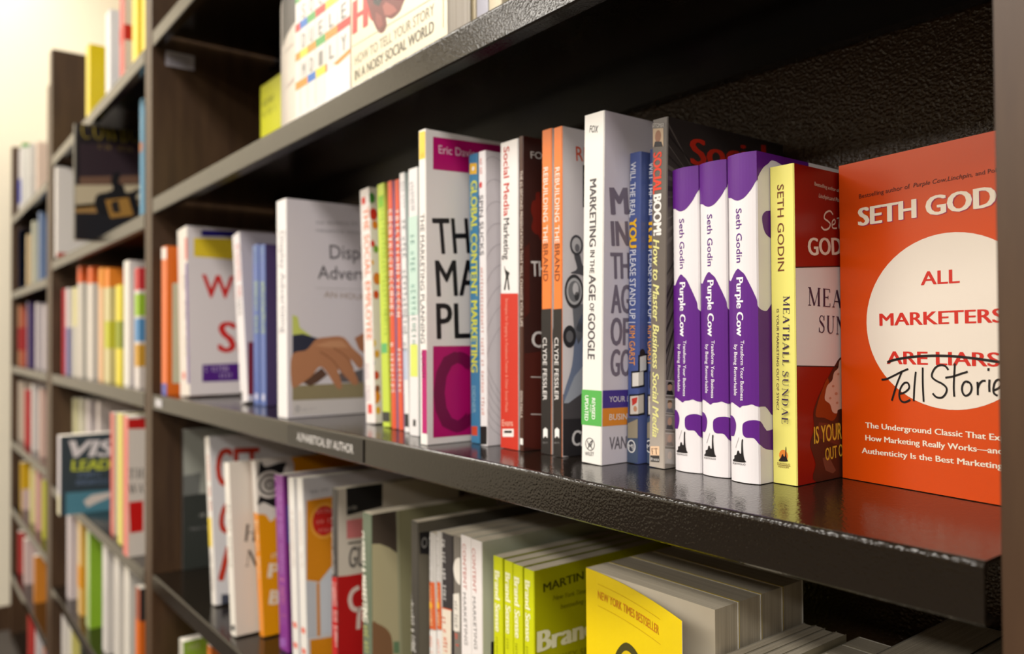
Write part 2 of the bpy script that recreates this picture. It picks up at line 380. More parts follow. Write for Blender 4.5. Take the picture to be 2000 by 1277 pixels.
# ------------------------------------------------------------------ a book
BOOKS=[
('paperback_book','orange paperback with blue foot,first beside the upright on the middle shelf','books on the middle shelf of the nearest bookcase',(-1.3709,0.008,0.0),0.03,0.2393,0.155,0.0,0.0,(235,115,25),(238,120,60),0,0,0,None,[('P','S',[(-0.0022,0.2385),(0.0596,0.2348),(0.0595,0.2166),(-0.0022,0.2196)],(240,225,215),0),('P','S',[(0.0024,0.0179),(0.0615,0.0194),(0.0615,-0.0023),(0.0024,-0.0024)],(90,100,175),0),('P','C',[(0.0089,0.1794),(0.021,0.1807),(0.0209,0.0182),(0.0088,0.0187)],(215,215,185),0)]),
('paperback_book','thick white book with yellow band and red capitals,far along the middle shelf','books on the middle shelf of the nearest bookcase',(-1.308,0.02,0.0),0.05,0.2623,0.165,0.0,-3.44,(238,230,232),(232,224,214),0,0,0,None,[('P','C',[(0.0224,0.2571),(0.081,0.2596),(0.0808,0.2502),(0.0222,0.2474)],(40,30,140),0),('P','C',[(0.0108,0.2435),(0.0807,0.2471),(0.0799,0.2128),(0.0103,0.2149)],(240,210,50),0),('T','C','W',(0.02187,0.15142),-1.0,0.04816,0.03795,(215,40,35),0.02,0,'WI',1,0),('T','C','S',(0.04514,0.06611),-3.0,0.02458,0.05043,(215,40,35),0.03,0,'SE',1,0),('P','C',[(0.0199,0.0469),(0.0763,0.0479),(0.0757,0.0199),(0.0194,0.0202)],(85,30,135),0),('B','C',9,(0.02404,0.03579),0.2,0.0429,0.00892,(200,180,220),1),('B','C',4,(0.04578,0.0246),2.1,0.02095,0.00749,(200,180,220),1),('P','S',[(0.041,0.0184),(0.05,0.0184),(0.05,0.2046),(0.041,0.2046)],(95,60,150),0),('P','S',[(0.041,0.2098),(0.05,0.2098),(0.05,0.2439),(0.041,0.2439)],(225,80,60),0),('B','S',16,(0.02535,0.18607),-87.9,0.12668,0.01749,(190,185,175),1),('P','S',[(0.015,0.0262),(0.03,0.0262),(0.03,0.0367),(0.015,0.0367)],(220,120,110),0)]),
('paperback_book','white book with a red and grey spine title leaning left,beside two thin blue books','books on the middle shelf of the nearest bookcase',(-1.1031,0.045,0.0),0.028,0.2381,0.155,0.0,-8.34,(196,190,202),(232,226,228),0,0,0,None,[('B','S',14,(0.01033,0.22738),-90.3,0.08309,0.0194,(215,140,140),1),('B','S',5,(0.00736,0.1434),-83.3,0.02397,0.01352,(120,115,120),1),('P','S',[(-0.0197,0.0178),(0.0085,0.0151),(0.0065,0.0014),(-0.0194,0.0036)],(60,55,60),0),('P','C',[(0.0048,0.0816),(0.012,0.0815),(0.008,0.0083),(0.0009,0.0087)],(120,20,45),0)]),
('paperback_book','thin blue paperback with yellow spine letters,left one of the blue pair','books on the middle shelf of the nearest bookcase',(-1.0723,0.052,0.0),0.02,0.2167,0.155,0.0,-0.89,(80,100,165),(84,108,172),0,0,0,None,[('B','S',14,(0.00634,0.16599),-90.0,0.07084,0.01307,(185,205,120),1),('B','S',6,(0.00585,0.21341),-89.4,0.02373,0.0102,(130,160,175),1),('P','S',[(0.006,0.0065),(0.016,0.0065),(0.016,0.0152),(0.006,0.0152)],(200,200,220),0)]),
('paperback_book','thin blue paperback with dark purple cover,right one of the blue pair','books on the middle shelf of the nearest bookcase',(-1.0497,0.053,0.0),0.02,0.2146,0.155,0.0,-0.85,(74,58,104),(84,108,172),0,0,0,None,[('B','S',14,(0.00613,0.1647),-90.0,0.06971,0.01263,(185,205,120),1),('B','S',6,(0.00565,0.21136),-89.4,0.02335,0.00985,(130,160,175),1),('P','S',[(0.006,0.0064),(0.016,0.0064),(0.016,0.015),(0.006,0.015)],(200,200,220),0)]),
('paperback_book','tall white book with a typing hand photographed on its pale grey cover','books on the middle shelf of the nearest bookcase',(-0.8789,0.01,0.0),0.028,0.2456,0.17,0.0,-0.61,(222,216,224),(238,234,234),0,0,0,None,[('T','C','Disp',(0.05234,0.18056),1.8,0.03806,0.01696,(95,92,98),0,0,'Display',1,0),('T','C','Adver',(0.03723,0.15676),0.4,0.05291,0.01595,(95,92,98),0,0,'Advertising',1,0),('T','C','AN HOU',(0.0446,0.13578),-1.9,0.04535,0.00709,(170,150,140),0,0,'AN HOUR A DAY',1,0),('B','C',20,(0.03538,0.21935),3.1,0.05597,0.00397,(165,162,170),1),('B','C',22,(0.03531,0.2105),1.1,0.05586,0.00354,(165,162,170),1),('L','C',[(0.0343,0.1461),(0.0931,0.1462)],0.0006,(190,186,190),2),('T','S','Display Advertising',(0.00921,0.2096),-88.7,0.11485,0.0146,(165,162,168),0,0,None,1,0),('P','C',[(0.0061,0.0354),(0.041,0.0361),(0.0945,0.0362),(0.0944,0.018),(0.006,0.0193)],(150,138,105),0),('P','C',[(0.006,0.0203),(0.0944,0.0191),(0.0942,-0.0002),(0.0059,0.0021)],(212,206,205),0),('P','C',[(0.0066,0.1149),(0.0127,0.1129),(0.0149,0.101),(0.032,0.089),(0.0065,0.0891)],(205,215,110),1),('P','C',[(0.0065,0.0923),(0.0183,0.0938),(0.0367,0.0885),(0.025,0.0759),(0.0063,0.0697)],(40,44,66),2),('P','C',[(0.0057,0.0697),(0.0227,0.0755),(0.0343,0.0872),(0.0485,0.09),(0.0677,0.0899),(0.0799,0.0774),(0.0923,0.0658),(0.0927,0.0545),(0.0872,0.0535),(0.0773,0.0639),(0.0817,0.0502),(0.087,0.0365),(0.0795,0.0345),(0.0614,0.0531),(0.066,0.0339),(0.06,0.0308),(0.0411,0.0559),(0.0282,0.0453),(0.0133,0.0361),(0.0054,0.0358)],(186,128,92),3),('P','C',[(0.032,0.0802),(0.0508,0.0855),(0.0653,0.0861),(0.075,0.0775),(0.0652,0.0776),(0.0484,0.0778)],(205,150,112),4),('P','C',[(0.0179,0.0392),(0.0317,0.0485),(0.0411,0.0548),(0.0481,0.0468),(0.0363,0.0385),(0.027,0.0345)],(95,66,52),2),('P','C',[(0.053,0.0533),(0.0675,0.0574),(0.0772,0.0481),(0.0934,0.0522),(0.0933,0.0362),(0.0649,0.0373)],(100,96,100),1),('P','C',[(0.0554,0.0544),(0.0798,0.0593),(0.0834,0.0513),(0.0613,0.0475)],(225,222,228),2),('P','C',[(0.0825,0.0887),(0.0964,0.0955),(0.0961,0.0703),(0.0886,0.075)],(180,120,86),3),('L','C',[(0.0389,0.0735),(0.0554,0.0621),(0.0698,0.0416)],0.0012,(140,90,62),5),('L','C',[(0.0555,0.0777),(0.0724,0.0662),(0.0809,0.0525)],0.0012,(140,90,62),5),('E','C',(0.012,0.0097),0.00271,0.00344,(150,148,155),1,0.4),('B','C',9,(0.01762,0.00719),1.2,0.0161,0.00281,(165,162,170),1)]),
('paperback_book','white paperback with orange spine letters and coloured dots on its cover','books on the middle shelf of the nearest bookcase',(-0.7507,0.055,0.0),0.02,0.2456,0.155,0.0,-2.94,(238,234,228),(240,232,228),0,0,0,None,[('T','S','THE SOCIAL EMPLOYEE',(0.00735,0.22496),-90.4,0.13887,0.01193,(235,120,70),0.01,0,None,1,0),('P','S',[(0.004,0.2297),(0.012,0.2297),(0.012,0.237),(0.004,0.237)],(225,60,50),0),('P','S',[(0.005,0.0098),(0.014,0.0098),(0.014,0.0196),(0.005,0.0196)],(220,70,60),0),('B','S',12,(2e-05,0.06101),-88.1,0.03938,0.00957,(210,190,200),1),('E','C',(0.0031,0.2343),0.00377,0.00546,(70,150,60),1,0),('E','C',(0.0047,0.2174),0.00441,0.00636,(215,50,40),1,0),('E','C',(0.006,0.2062),0.00315,0.00454,(235,140,40),1,0),('E','C',(0.0028,0.1862),0.0025,0.00361,(220,60,50),1,0),('E','C',(0.0064,0.1807),0.00283,0.00407,(120,170,60),1,0),('E','C',(0.0016,0.1664),0.00187,0.0027,(240,170,40),1,0),('E','C',(0.0067,0.1498),0.0044,0.00631,(225,130,50),1,0),('E','C',(0.0052,0.1329),0.00313,0.00449,(215,80,40),1,0),('E','C',(0.0005,0.0826),0.00279,0.00399,(235,200,60),1,0),('E','C',(-0.0011,0.0618),0.00247,0.00353,(60,140,200),1,0),('E','C',(0.0042,0.0714),0.0028,0.004,(230,170,60),1,0),('E','C',(0.0028,0.0493),0.0031,0.00442,(210,80,50),1,0),('E','C',(0.0015,0.0272),0.00495,0.00704,(235,150,40),1,0),('E','C',(0.0036,0.0354),0.00279,0.00397,(150,90,60),1,0),('E','C',(-0.0027,0.0124),0.00245,0.0035,(220,90,60),1,0),('E','C',(0.0035,0.0133),0.00279,0.00396,(240,190,60),1,0),('E','C',(-0.0011,0.0026),0.00215,0.00306,(210,60,60),1,0)]),
('paperback_book','lime green paperback with pale cover edge,left of two red-spined ones','books on the middle shelf of the nearest bookcase',(-0.7093,0.052,0.0),0.0142,0.2442,0.155,0.0,-2.42,(214,214,90),(196,216,70),0,0,0,None,[('B','S',30,(0.00622,0.23273),-88.9,0.1441,0.00882,(150,185,50),1),('P','S',[(0.0,0.0049),(0.0142,0.0049),(0.0142,0.0147),(0.0,0.0147)],(60,60,55),0),('P','S',[(0.0028,0.2198),(0.0128,0.2198),(0.0128,0.232),(0.0028,0.232)],(120,190,50),0),('P','S',[(0.0014,0.0733),(0.0128,0.0733),(0.0128,0.083),(0.0014,0.083)],(100,180,110),0)]),
('paperback_book','red-orange paperback with white spine capitals,left of the red pair','books on the middle shelf of the nearest bookcase',(-0.6877,0.05,0.0),0.0085,0.2432,0.155,0.0,-1.53,(196,160,196),(224,84,48),0,0,0,None,[('B','S',16,(0.00117,0.21498),-90.3,0.10756,0.00801,(245,225,215),1),('B','S',10,(0.00083,0.08363),-89.6,0.05002,0.00638,(245,225,215),1)]),
('paperback_book','red-orange paperback with white spine capitals,right of the red pair','books on the middle shelf of the nearest bookcase',(-0.674,0.05,0.0),0.0082,0.2425,0.155,0.0,-1.48,(196,160,196),(224,84,48),0,0,0,None,[('B','S',16,(0.00109,0.21316),-90.3,0.10606,0.00779,(245,225,215),1),('B','S',10,(0.00081,0.08365),-89.6,0.04932,0.00621,(245,225,215),1)]),
('paperback_book','white paperback with faint grey spine letters,right of the red pair','books on the middle shelf of the nearest bookcase',(-0.6541,0.045,0.0),0.0089,0.2452,0.155,0.0,-1.86,(216,226,224),(236,232,232),0,0,0,None,[('B','S',9,(0.00267,0.23576),-86.3,0.02866,0.00691,(180,180,186),1),('B','S',24,(0.00321,0.19967),-91.0,0.12612,0.00701,(150,155,160),1),('P','S',[(0.0009,0.0049),(0.008,0.0049),(0.008,0.0172),(0.0009,0.0172)],(50,48,50),0),('P','S',[(0.0009,0.049),(0.008,0.049),(0.008,0.0785),(0.0009,0.0785)],(190,200,220),0)]),
('paperback_book','white paperback with pale green spine panel,touching the tall white and magenta book','books on the middle shelf of the nearest bookcase',(-0.6312,0.037,0.0),0.0156,0.2428,0.155,0.0,-0.05,(216,226,224),(236,232,232),0,0,0,None,[('B','S',9,(0.00276,0.22998),-84.6,0.02755,0.00653,(180,180,186),1),('P','S',[(0.0,0.1092),(0.0156,0.1092),(0.0156,0.1991),(0.0,0.1991)],(200,226,214),0),('B','S',20,(0.00325,0.18193),-88.9,0.10057,0.00757,(130,170,160),1),('P','S',[(0.0023,0.0534),(0.0148,0.0534),(0.0148,0.0825),(0.0023,0.0825)],(222,232,110),0),('P','S',[(0.0062,0.0085),(0.0109,0.0085),(0.0109,0.0146),(0.0062,0.0146)],(60,60,60),0)]),
('paperback_book','tall white book with magenta panels and huge black capitals on its cover','books on the middle shelf of the nearest bookcase',(-0.5712,0.012,0.0),0.0106,0.2618,0.175,0.0,-0.14,(238,234,234),(242,238,234),0,0,0,None,[('P','S',[(0.0013,0.2608),(0.0107,0.2599),(0.0104,0.2372),(0.001,0.2376)],(250,212,80),0),('B','S',3,(0.00279,0.24133),-76.1,0.00341,0.00485,(200,160,40),1),('T','S','THE MARKETING PLANNING',(0.00222,0.19186),-90.2,0.10819,0.00639,(110,108,112),0,0,None,1,0),('P','S',[(0.0032,0.0092),(0.0106,0.0092),(0.0106,0.0785),(0.0032,0.0785)],(186,10,110),0),('T','S','COACH',(0.00261,0.0774),-88.4,0.0219,0.0051,(90,10,60),0,0,None,1,0),('P','C',[(0.0076,0.2562),(0.0939,0.2595),(0.0936,0.232),(0.0074,0.2289)],(186,10,110),0),('T','C','Eric Dav',(0.01308,0.243),1.9,0.03124,0.00724,(238,200,220),0,0,'Eric Davies',2,0),('T','C','TH',(0.00899,0.15792),4.9,0.03529,0.03176,(22,18,22),0.015,0,'THE',1,0),('T','C','M',(0.01084,0.12256),3.5,0.02026,0.03204,(22,18,22),0.015,0,'MAR',1,0),('T','C','PL',(0.01058,0.08715),1.3,0.03184,0.03158,(22,18,22),0.015,0,'PLA',1,0),('P','C',[(0.0063,0.0814),(0.0921,0.0813),(0.0913,0.0045),(0.0058,0.0055)],(186,10,110),0),('T','C','C',(0.00867,0.00909),-0.6,0.03362,0.07047,(120,8,72),0.05,0,'CO',2,0)]),
('paperback_book','thin blue-spined paperback with yellow spine title,beside white book with faint curves','books on the middle shelf of the nearest bookcase',(-0.5521,0.05,0.0),0.0125,0.2431,0.155,0.0,-0.19,(70,120,160),(66,132,176),0,0,0,None,[('P','S',[(0.0015,0.2359),(0.0117,0.2345),(0.0116,0.2255),(0.0014,0.2266)],(240,190,60),0),('E','S',(0.0066,0.2307),0.00196,0.00181,(250,245,240),2,0),('T','S','GLOBAL CONTENT MARKETING',(0.00289,0.22017),-90.5,0.16086,0.00942,(225,225,70),0.03,0,None,1,0),('T','S','DIDNER',(0.0026,0.04757),-89.8,0.0226,0.0051,(150,195,215),0,0,None,1,0),('P','S',[(0.0014,0.0136),(0.0096,0.0142),(0.0095,0.0064),(0.0013,0.0061)],(215,80,50),0)]),
('paperback_book','white paperback with faint grey curves on its cover and dark spine title','books on the middle shelf of the nearest bookcase',(-0.5329,0.046,0.0),0.0094,0.2415,0.155,0.0,-0.06,(234,228,234),(240,236,238),0,0,0,None,[('T','S','SPIN SUCKS',(0.00075,0.20534),-89.3,0.04957,0.00567,(95,92,98),0,0,None,1,0),('E','S',(0.0031,0.2139),0.00189,0.00266,(215,60,60),0,0),('B','S',7,(0.00184,0.23562),-90.6,0.01331,0.00342,(225,130,120),1),('B','S',40,(0.00199,0.14575),-89.9,0.1214,0.00378,(225,160,150),1),('P','S',[(0.0005,0.0154),(0.0092,0.0161),(0.009,0.0013),(0.0004,0.0004)],(25,22,22),0),('L','C',[(-0.0003,0.2309),(0.0038,0.2359),(0.0107,0.2368),(0.019,0.2323)],0.0005,(196,190,198),1),('L','C',[(-0.0005,0.21),(0.0037,0.2162),(0.0105,0.2185),(0.0189,0.2157)],0.0005,(196,190,198),1),('L','C',[(-0.0006,0.1891),(0.0035,0.1965),(0.0104,0.2003),(0.0187,0.1991)],0.0005,(196,190,198),1),('L','C',[(-0.0008,0.1682),(0.0033,0.1769),(0.0102,0.1821),(0.0186,0.1825)],0.0005,(196,190,198),1),('L','C',[(-0.001,0.1473),(0.0032,0.1572),(0.0101,0.1639),(0.0184,0.166)],0.0005,(196,190,198),1),('L','C',[(-0.0011,0.1265),(0.003,0.1377),(0.0099,0.1457),(0.0183,0.1494)],0.0005,(196,190,198),1),('L','C',[(-0.0013,0.1057),(0.0029,0.1181),(0.0098,0.1275),(0.0182,0.1329)],0.0005,(196,190,198),1),('L','C',[(-0.0015,0.085),(0.0027,0.0985),(0.0096,0.1094),(0.018,0.1164)],0.0005,(196,190,198),1),('L','C',[(-0.0016,0.0642),(0.0025,0.079),(0.0095,0.0913),(0.0179,0.0999)],0.0005,(196,190,198),1),('L','C',[(-0.0016,0.0708),(0.0037,0.0575),(0.0105,0.0462),(0.0173,0.0371)],0.0005,(190,185,192),1),('L','C',[(-0.0017,0.062),(0.0037,0.0492),(0.0104,0.039),(0.0173,0.0308)],0.0005,(190,185,192),1),('L','C',[(-0.0017,0.0533),(0.0036,0.0408),(0.0103,0.0317),(0.0172,0.0246)],0.0005,(190,185,192),1),('L','C',[(-0.0018,0.0446),(0.0035,0.0325),(0.0103,0.0244),(0.0172,0.0184)],0.0005,(190,185,192),1),('L','C',[(-0.0019,0.0359),(0.0034,0.0242),(0.0102,0.0172),(0.0171,0.0122)],0.0005,(190,185,192),1),('L','C',[(-0.0019,0.0272),(0.0034,0.0159),(0.0102,0.0099),(0.0171,0.006)],0.0005,(190,185,192),1)]),
('paperback_book','white and red paperback whose spine has red and black title over a red lower half','books on the middle shelf of the nearest bookcase',(-0.5101,0.05,0.0),0.0227,0.2442,0.155,0.0,0.41,(236,232,232),(240,236,234),0,0,0,None,[('P','S',[(-0.0004,0.1235),(0.0246,0.1225),(0.0242,-0.0006),(-0.0008,-0.0023)],(206,52,34),0),('T','S','Social Media',(0.00466,0.24005),-90.2,0.05511,0.00767,(205,55,40),0.01,0,None,1,0),('T','S','Marketing',(0.00448,0.18306),-90.2,0.0328,0.00766,(50,46,50),0.01,0,None,1,0),('P','S',[(0.0051,0.1455),(0.0074,0.1419),(0.012,0.1392),(0.0105,0.1359),(0.012,0.1265),(0.0101,0.1266),(0.0089,0.1348),(0.0066,0.1267),(0.0047,0.1268),(0.007,0.1361),(0.0059,0.1408)],(25,22,22),1),('T','S','Strategies for Engaging in Facebook,Twitter & Other Social Media',(0.00658,0.11926),-90.2,0.09049,0.00383,(240,150,130),0,0,None,2,0),('T','S','Evans',(0.00239,0.01723),5.2,0.01378,0.00536,(245,190,170),0,0,None,2,0),('P','S',[(0.0024,0.0149),(0.0169,0.0163),(0.0168,0.01),(0.0024,0.0086)],(245,235,230),1),('P','S',[(0.0047,0.0137),(0.0146,0.0147),(0.0146,0.0128),(0.0047,0.0118)],(25,22,22),2)]),
('paperback_book','dark brown paperback with white cover letters and a red gear,between white and orange spines','books on the middle shelf of the nearest bookcase',(-0.4862,0.05,0.0),0.0051,0.2448,0.155,0.0,0.42,(62,26,20),(72,36,26),0,0,0,None,[('T','S','THE 65-SECOND PRESENTATION THAT WILL CHANGE YOUR LIFE',(0.00139,0.21797),-90.0,0.12142,0.00365,(215,200,190),0,0,None,1,0),('T','S','DON FAILLA',(0.00122,0.04644),-90.2,0.02094,0.00328,(215,200,190),0,0,None,1,0),('P','S',[(0.001,0.0049),(0.0046,0.0049),(0.0046,0.0098),(0.001,0.0098)],(240,235,230),0),('T','C','FO',(0.00789,0.2282),4.2,0.01169,0.00572,(232,225,222),0,0,'FOR',1,0),('T','C','TH',(0.00853,0.13591),2.4,0.0147,0.01258,(238,232,230),0.02,0,'THE',1,0),('T','C','C',(0.00838,0.08054),-3.1,0.01105,0.01324,(238,232,230),0.02,0,'CH',1,0),('P','C',[(0.0096,0.1947),(0.0126,0.1961),(0.0132,0.2015),(0.0171,0.2024),(0.0179,0.1978),(0.0246,0.1985),(0.0245,0.1659),(0.0185,0.1643),(0.0155,0.1687),(0.0119,0.1696),(0.0083,0.1739),(0.0101,0.1809),(0.0078,0.1876)],(120,28,14),0),('P','C',[(0.001,0.0756),(0.0243,0.0776),(0.024,-0.0013),(0.0009,0.0031)],(86,30,20),0),('P','C',[(0.0013,0.1574),(0.0065,0.1623),(0.0064,0.1075),(0.0011,0.1029)],(88,30,20),0),('L','C',[(0.0074,0.0573),(0.0242,0.0564)],0.0007,(235,225,220),2),('L','C',[(0.0074,0.0283),(0.0241,0.0268)],0.0007,(235,225,220),2)]),
('paperback_book','orange and black spined paperback,left of the identical pair','books on the middle shelf of the nearest bookcase',(-0.4644,0.054,0.0),0.0113,0.2451,0.155,0.0,0.78,(232,228,228),(242,128,52),0,0,0,None,[('P','S',[(-0.002,0.1092),(0.0133,0.1098),(0.0136,-0.0037),(-0.0017,-0.0057)],(34,30,30),0),('T','S','REBUILDING THE',(0.00215,0.21665),-90.2,0.05732,0.00548,(250,236,226),0,0,None,1,0),('T','S','BRAND',(0.00197,0.15866),-89.8,0.02822,0.00581,(120,60,24),0,0,None,1,0),('T','S','CLYDE FESSLER',(0.00183,0.0878),-89.8,0.04751,0.0048,(238,234,232),0,0,None,1,0),('P','S',[(0.0024,0.0181),(0.0048,0.0199),(0.0075,0.0187),(0.0075,0.0121),(0.0048,0.0135),(0.0024,0.0115)],(240,238,236),1),('B','S',5,(0.00206,0.00746),6.6,0.00585,0.00132,(150,146,146),1),('E','C',(0.0027,0.0892),0.00145,0.0077,(60,60,62),1,0)]),
('paperback_book','orange and black spined paperback with a motorcycle on its white cover','books on the middle shelf of the nearest bookcase',(-0.4482,0.052,0.0),0.0095,0.2434,0.155,0.0,0.7,(232,228,228),(242,128,52),0,0,0,None,[('P','S',[(-0.0021,0.1087),(0.0126,0.1092),(0.0127,-0.0017),(-0.002,-0.0036)],(34,30,30),0),('T','S','REBUILDING THE',(0.00203,0.21366),-90.3,0.05602,0.00526,(250,236,226),0,0,None,1,0),('T','S','BRAND',(0.00178,0.15699),-89.9,0.02758,0.00558,(120,60,24),0,0,None,1,0),('T','S','CLYDE FESSLER',(0.00154,0.08774),-89.9,0.04642,0.0046,(238,234,232),0,0,None,1,0),('P','S',[(0.002,0.0197),(0.0043,0.0214),(0.0069,0.0202),(0.0069,0.0137),(0.0043,0.0152),(0.002,0.0132)],(240,238,236),1),('B','S',5,(0.00165,0.00924),6.5,0.00561,0.00129,(150,146,146),1),('T','C','R',(0.01427,0.2195),4.0,0.00714,0.01133,(225,92,52),0,0,'RE',1,0),('P','C',[(0.0208,0.2173),(0.0262,0.2175),(0.0262,0.1857),(0.0208,0.1856)],(25,22,22),0),('P','C',[(0.0011,0.0461),(0.0145,0.0455),(0.0264,0.0482),(0.0264,-0.0025),(0.0011,0.001)],(78,76,78),0),('P','C',[(0.0011,0.0279),(0.0264,0.0272),(0.0264,-0.0025),(0.0011,0.001)],(44,42,44),1),('P','C',[(0.0144,0.0956),(0.0263,0.1067),(0.0264,0.0537),(0.0063,0.0415),(0.0017,0.0418),(0.0028,0.0493),(0.01,0.0674)],(120,134,160),2),('P','C',[(0.0121,0.0586),(0.0264,0.0713),(0.0264,0.0493),(0.0063,0.0394),(0.0017,0.0396)],(170,178,188),3),('P','C',[(0.0103,0.1108),(0.0209,0.1132),(0.0227,0.0912),(0.0162,0.0825),(0.0121,0.0934)],(120,124,130),2),('E','C',(0.0143,0.1566),0.00653,0.00764,(70,70,74),3,0),('E','C',(0.0143,0.1566),0.00474,0.00567,(205,205,205),4,0),('E','C',(0.0149,0.1545),0.00237,0.00306,(120,120,124),5,0),('P','C',[(0.012,0.1489),(0.0173,0.1503),(0.0209,0.1417),(0.0263,0.1409),(0.0263,0.1331),(0.0173,0.135),(0.0085,0.1357),(0.0149,0.1392)],(90,90,94),2),('E','C',(0.012,0.1221),0.00947,0.01262,(60,60,62),4,0),('E','C',(0.012,0.1221),0.00768,0.01001,(198,200,200),5,0),('E','C',(0.012,0.1221),0.0062,0.00783,(128,130,132),6,0),('E','C',(0.0132,0.1239),0.00295,0.00479,(225,225,225),7,0),('E','C',(0.0144,0.1185),0.00236,0.00327,(70,70,72),7,0),('E','C',(0.0074,0.0886),0.00643,0.00822,(42,42,44),4,0),('E','C',(0.0074,0.0886),0.0035,0.00433,(110,110,112),5,0),('T','C','C',(0.00951,0.008),-8.2,0.00801,0.01201,(240,238,236),0.03,0,'CL',3,0)]),
('paperback_book','tall white paperback with green block on its spine and grey capitals on its cover','books on the middle shelf of the nearest bookcase',(-0.4133,0.048,0.0),0.02,0.2432,0.154,0.0,1.35,(226,220,232),(240,237,232),0,0,0,None,[('T','S','FOX',(0.00552,0.23055),-10.4,0.00834,0.00502,(70,68,70),0,0,None,1,0),('T','S','MARKETING',(0.00652,0.19735),-90.0,0.0465,0.00674,(88,84,88),0.03,0,None,1,0),('T','S','IN THE',(0.00742,0.14813),-91.4,0.01589,0.0047,(88,84,88),0.02,0,None,1,0),('T','S','AGE',(0.00645,0.13105),-90.3,0.01756,0.00703,(88,84,88),0.03,0,None,1,0),('T','S','OF',(0.00729,0.11144),-92.3,0.00571,0.00469,(88,84,88),0.02,0,None,1,0),('T','S','GOOGLE',(0.00589,0.1043),-90.4,0.0317,0.00733,(88,84,88),0.03,0,None,1,0),('P','S',[(-0.0028,0.0507),(0.0202,0.0512),(0.0205,0.0267),(-0.0024,0.0259)],(90,180,84),0),('T','S','REVISED',(0.01045,0.04557),-90.4,0.01465,0.00349,(240,244,236),0.03,0,None,1,0),('T','S','AND',(0.00845,0.04113),-92.4,0.00553,0.00146,(240,244,236),0,0,None,1,0),('T','S','UPDATED',(0.00333,0.04685),-90.3,0.01746,0.00386,(240,244,236),0.03,0,None,1,0),('E','S',(0.0088,0.0132),0.00468,0.00448,(90,88,90),1,0.12),('L','S',[(0.0061,0.0154),(0.0088,0.0116),(0.0114,0.016),(0.0088,0.0141),(0.0068,0.0097)],0.0007,(90,88,90),2),('L','S',[(0.0109,0.0103),(0.0088,0.0136)],0.0007,(90,88,90),2),('T','S','WILEY',(0.00415,0.00465),6.6,0.00889,0.00285,(90,88,90),0,0,None,1,0),('T','C','M',(0.00831,0.17245),5.9,0.01564,0.01968,(128,118,134),0.05,0,'MAR',1,0),('T','C','IN',(0.00885,0.15087),4.5,0.01563,0.01813,(128,118,134),0.05,0,'IN',1,0),('T','C','TH',(0.00828,0.12801),2.9,0.01794,0.01937,(128,118,134),0.05,0,'THE',1,0),('T','C','AG',(0.00857,0.10436),1.4,0.01853,0.02082,(128,118,134),0.05,0,'AGE',1,0),('T','C','OF',(0.00827,0.08212),0.0,0.01734,0.02022,(128,118,134),0.05,0,'OF',1,0),('T','C','GO',(0.00824,0.06088),-1.4,0.01941,0.01961,(128,118,134),0.05,0,'GOO',1,0),('P','C',[(-0.0001,0.0514),(0.0355,0.0507),(0.0357,0.0384),(0.0001,0.0391)],(76,58,150),0),('P','C',[(0.0001,0.0391),(0.0357,0.0382),(0.0358,0.0261),(0.0002,0.0267)],(240,150,50),0),('T','C','YOUR',(0.00704,0.04314),-1.7,0.01554,0.00404,(240,236,240),0,0,'YOUR BUSINESS',1,0),('T','C','BUSIN',(0.00719,0.0306),-2.0,0.0176,0.00445,(245,240,235),0,0,'BUSINESS',1,0),('T','C','VAN',(0.00744,0.01016),-1.8,0.01673,0.0091,(118,112,122),0.015,0,'VANESSA',1,0)]),
('paperback_book','blue paperback with yellow YOU on its spine,standing clear beside the tall white one','books on the middle shelf of the nearest bookcase',(-0.3924,0.072,0.0),0.0106,0.2163,0.125,0.0,1.41,(92,108,170),(76,92,152),0,0,0,None,[('T','S','WILL THE REAL',(0.00121,0.20958),-91.0,0.03803,0.0053,(225,228,240),0.01,0,None,1,0),('T','S','YOU',(0.0006,0.16992),-89.3,0.0197,0.00695,(245,190,30),0.06,0,None,1,0),('T','S','PLEASE STAND UP |',(0.00144,0.14854),-89.9,0.05082,0.00584,(225,228,240),0,0,None,1,0),('T','S','KIM GARST',(0.00156,0.09566),-89.8,0.02748,0.00557,(240,160,70),0,0,None,1,0),('P','W',[(0.0101,0.0753),(0.019,0.0764),(0.0191,0.0637),(0.0103,0.0627)],(28,28,34),2),('P','W',[(0.0113,0.0741),(0.0178,0.0752),(0.0179,0.065),(0.0114,0.0639)],(235,235,235),3),('P','W',[(0.0036,0.0638),(0.0161,0.0652),(0.0163,0.0534),(0.0038,0.0519)],(28,28,34),2),('P','W',[(0.0048,0.0626),(0.015,0.064),(0.0151,0.0547),(0.0049,0.0532)],(230,226,220),3),('P','W',[(0.0019,0.0475),(0.0167,0.0491),(0.0169,0.034),(0.0021,0.0323)],(28,28,34),2),('P','W',[(0.003,0.0463),(0.0155,0.0479),(0.0157,0.0353),(0.0032,0.0337)],(214,208,200),3),('P','S',[(0.0045,0.0448),(0.01,0.0463),(0.0092,0.0422),(0.0051,0.0398)],(200,60,50),4),('E','S',(0.0079,0.038),0.00165,0.00203,(190,140,110),4,0),('P','S',[(0.0001,0.0311),(0.0115,0.0322),(0.0119,0.0009),(0.0006,-0.0007)],(70,84,110),1),('P','S',[(0.0008,0.0271),(0.0102,0.0311),(0.0103,0.0179),(0.0009,0.0168)],(150,140,120),2),('E','W',(0.0139,0.0746),0.00326,0.00508,(40,36,40),1,0),('E','S',(0.0046,0.0115),0.00388,0.00449,(235,235,235),3,0),('E','S',(0.0046,0.0115),0.00305,0.00367,(60,64,80),4,0),('T','S','MJ',(0.00239,0.0096),7.5,0.00449,0.00325,(240,240,240),0,0,None,5,0)]),
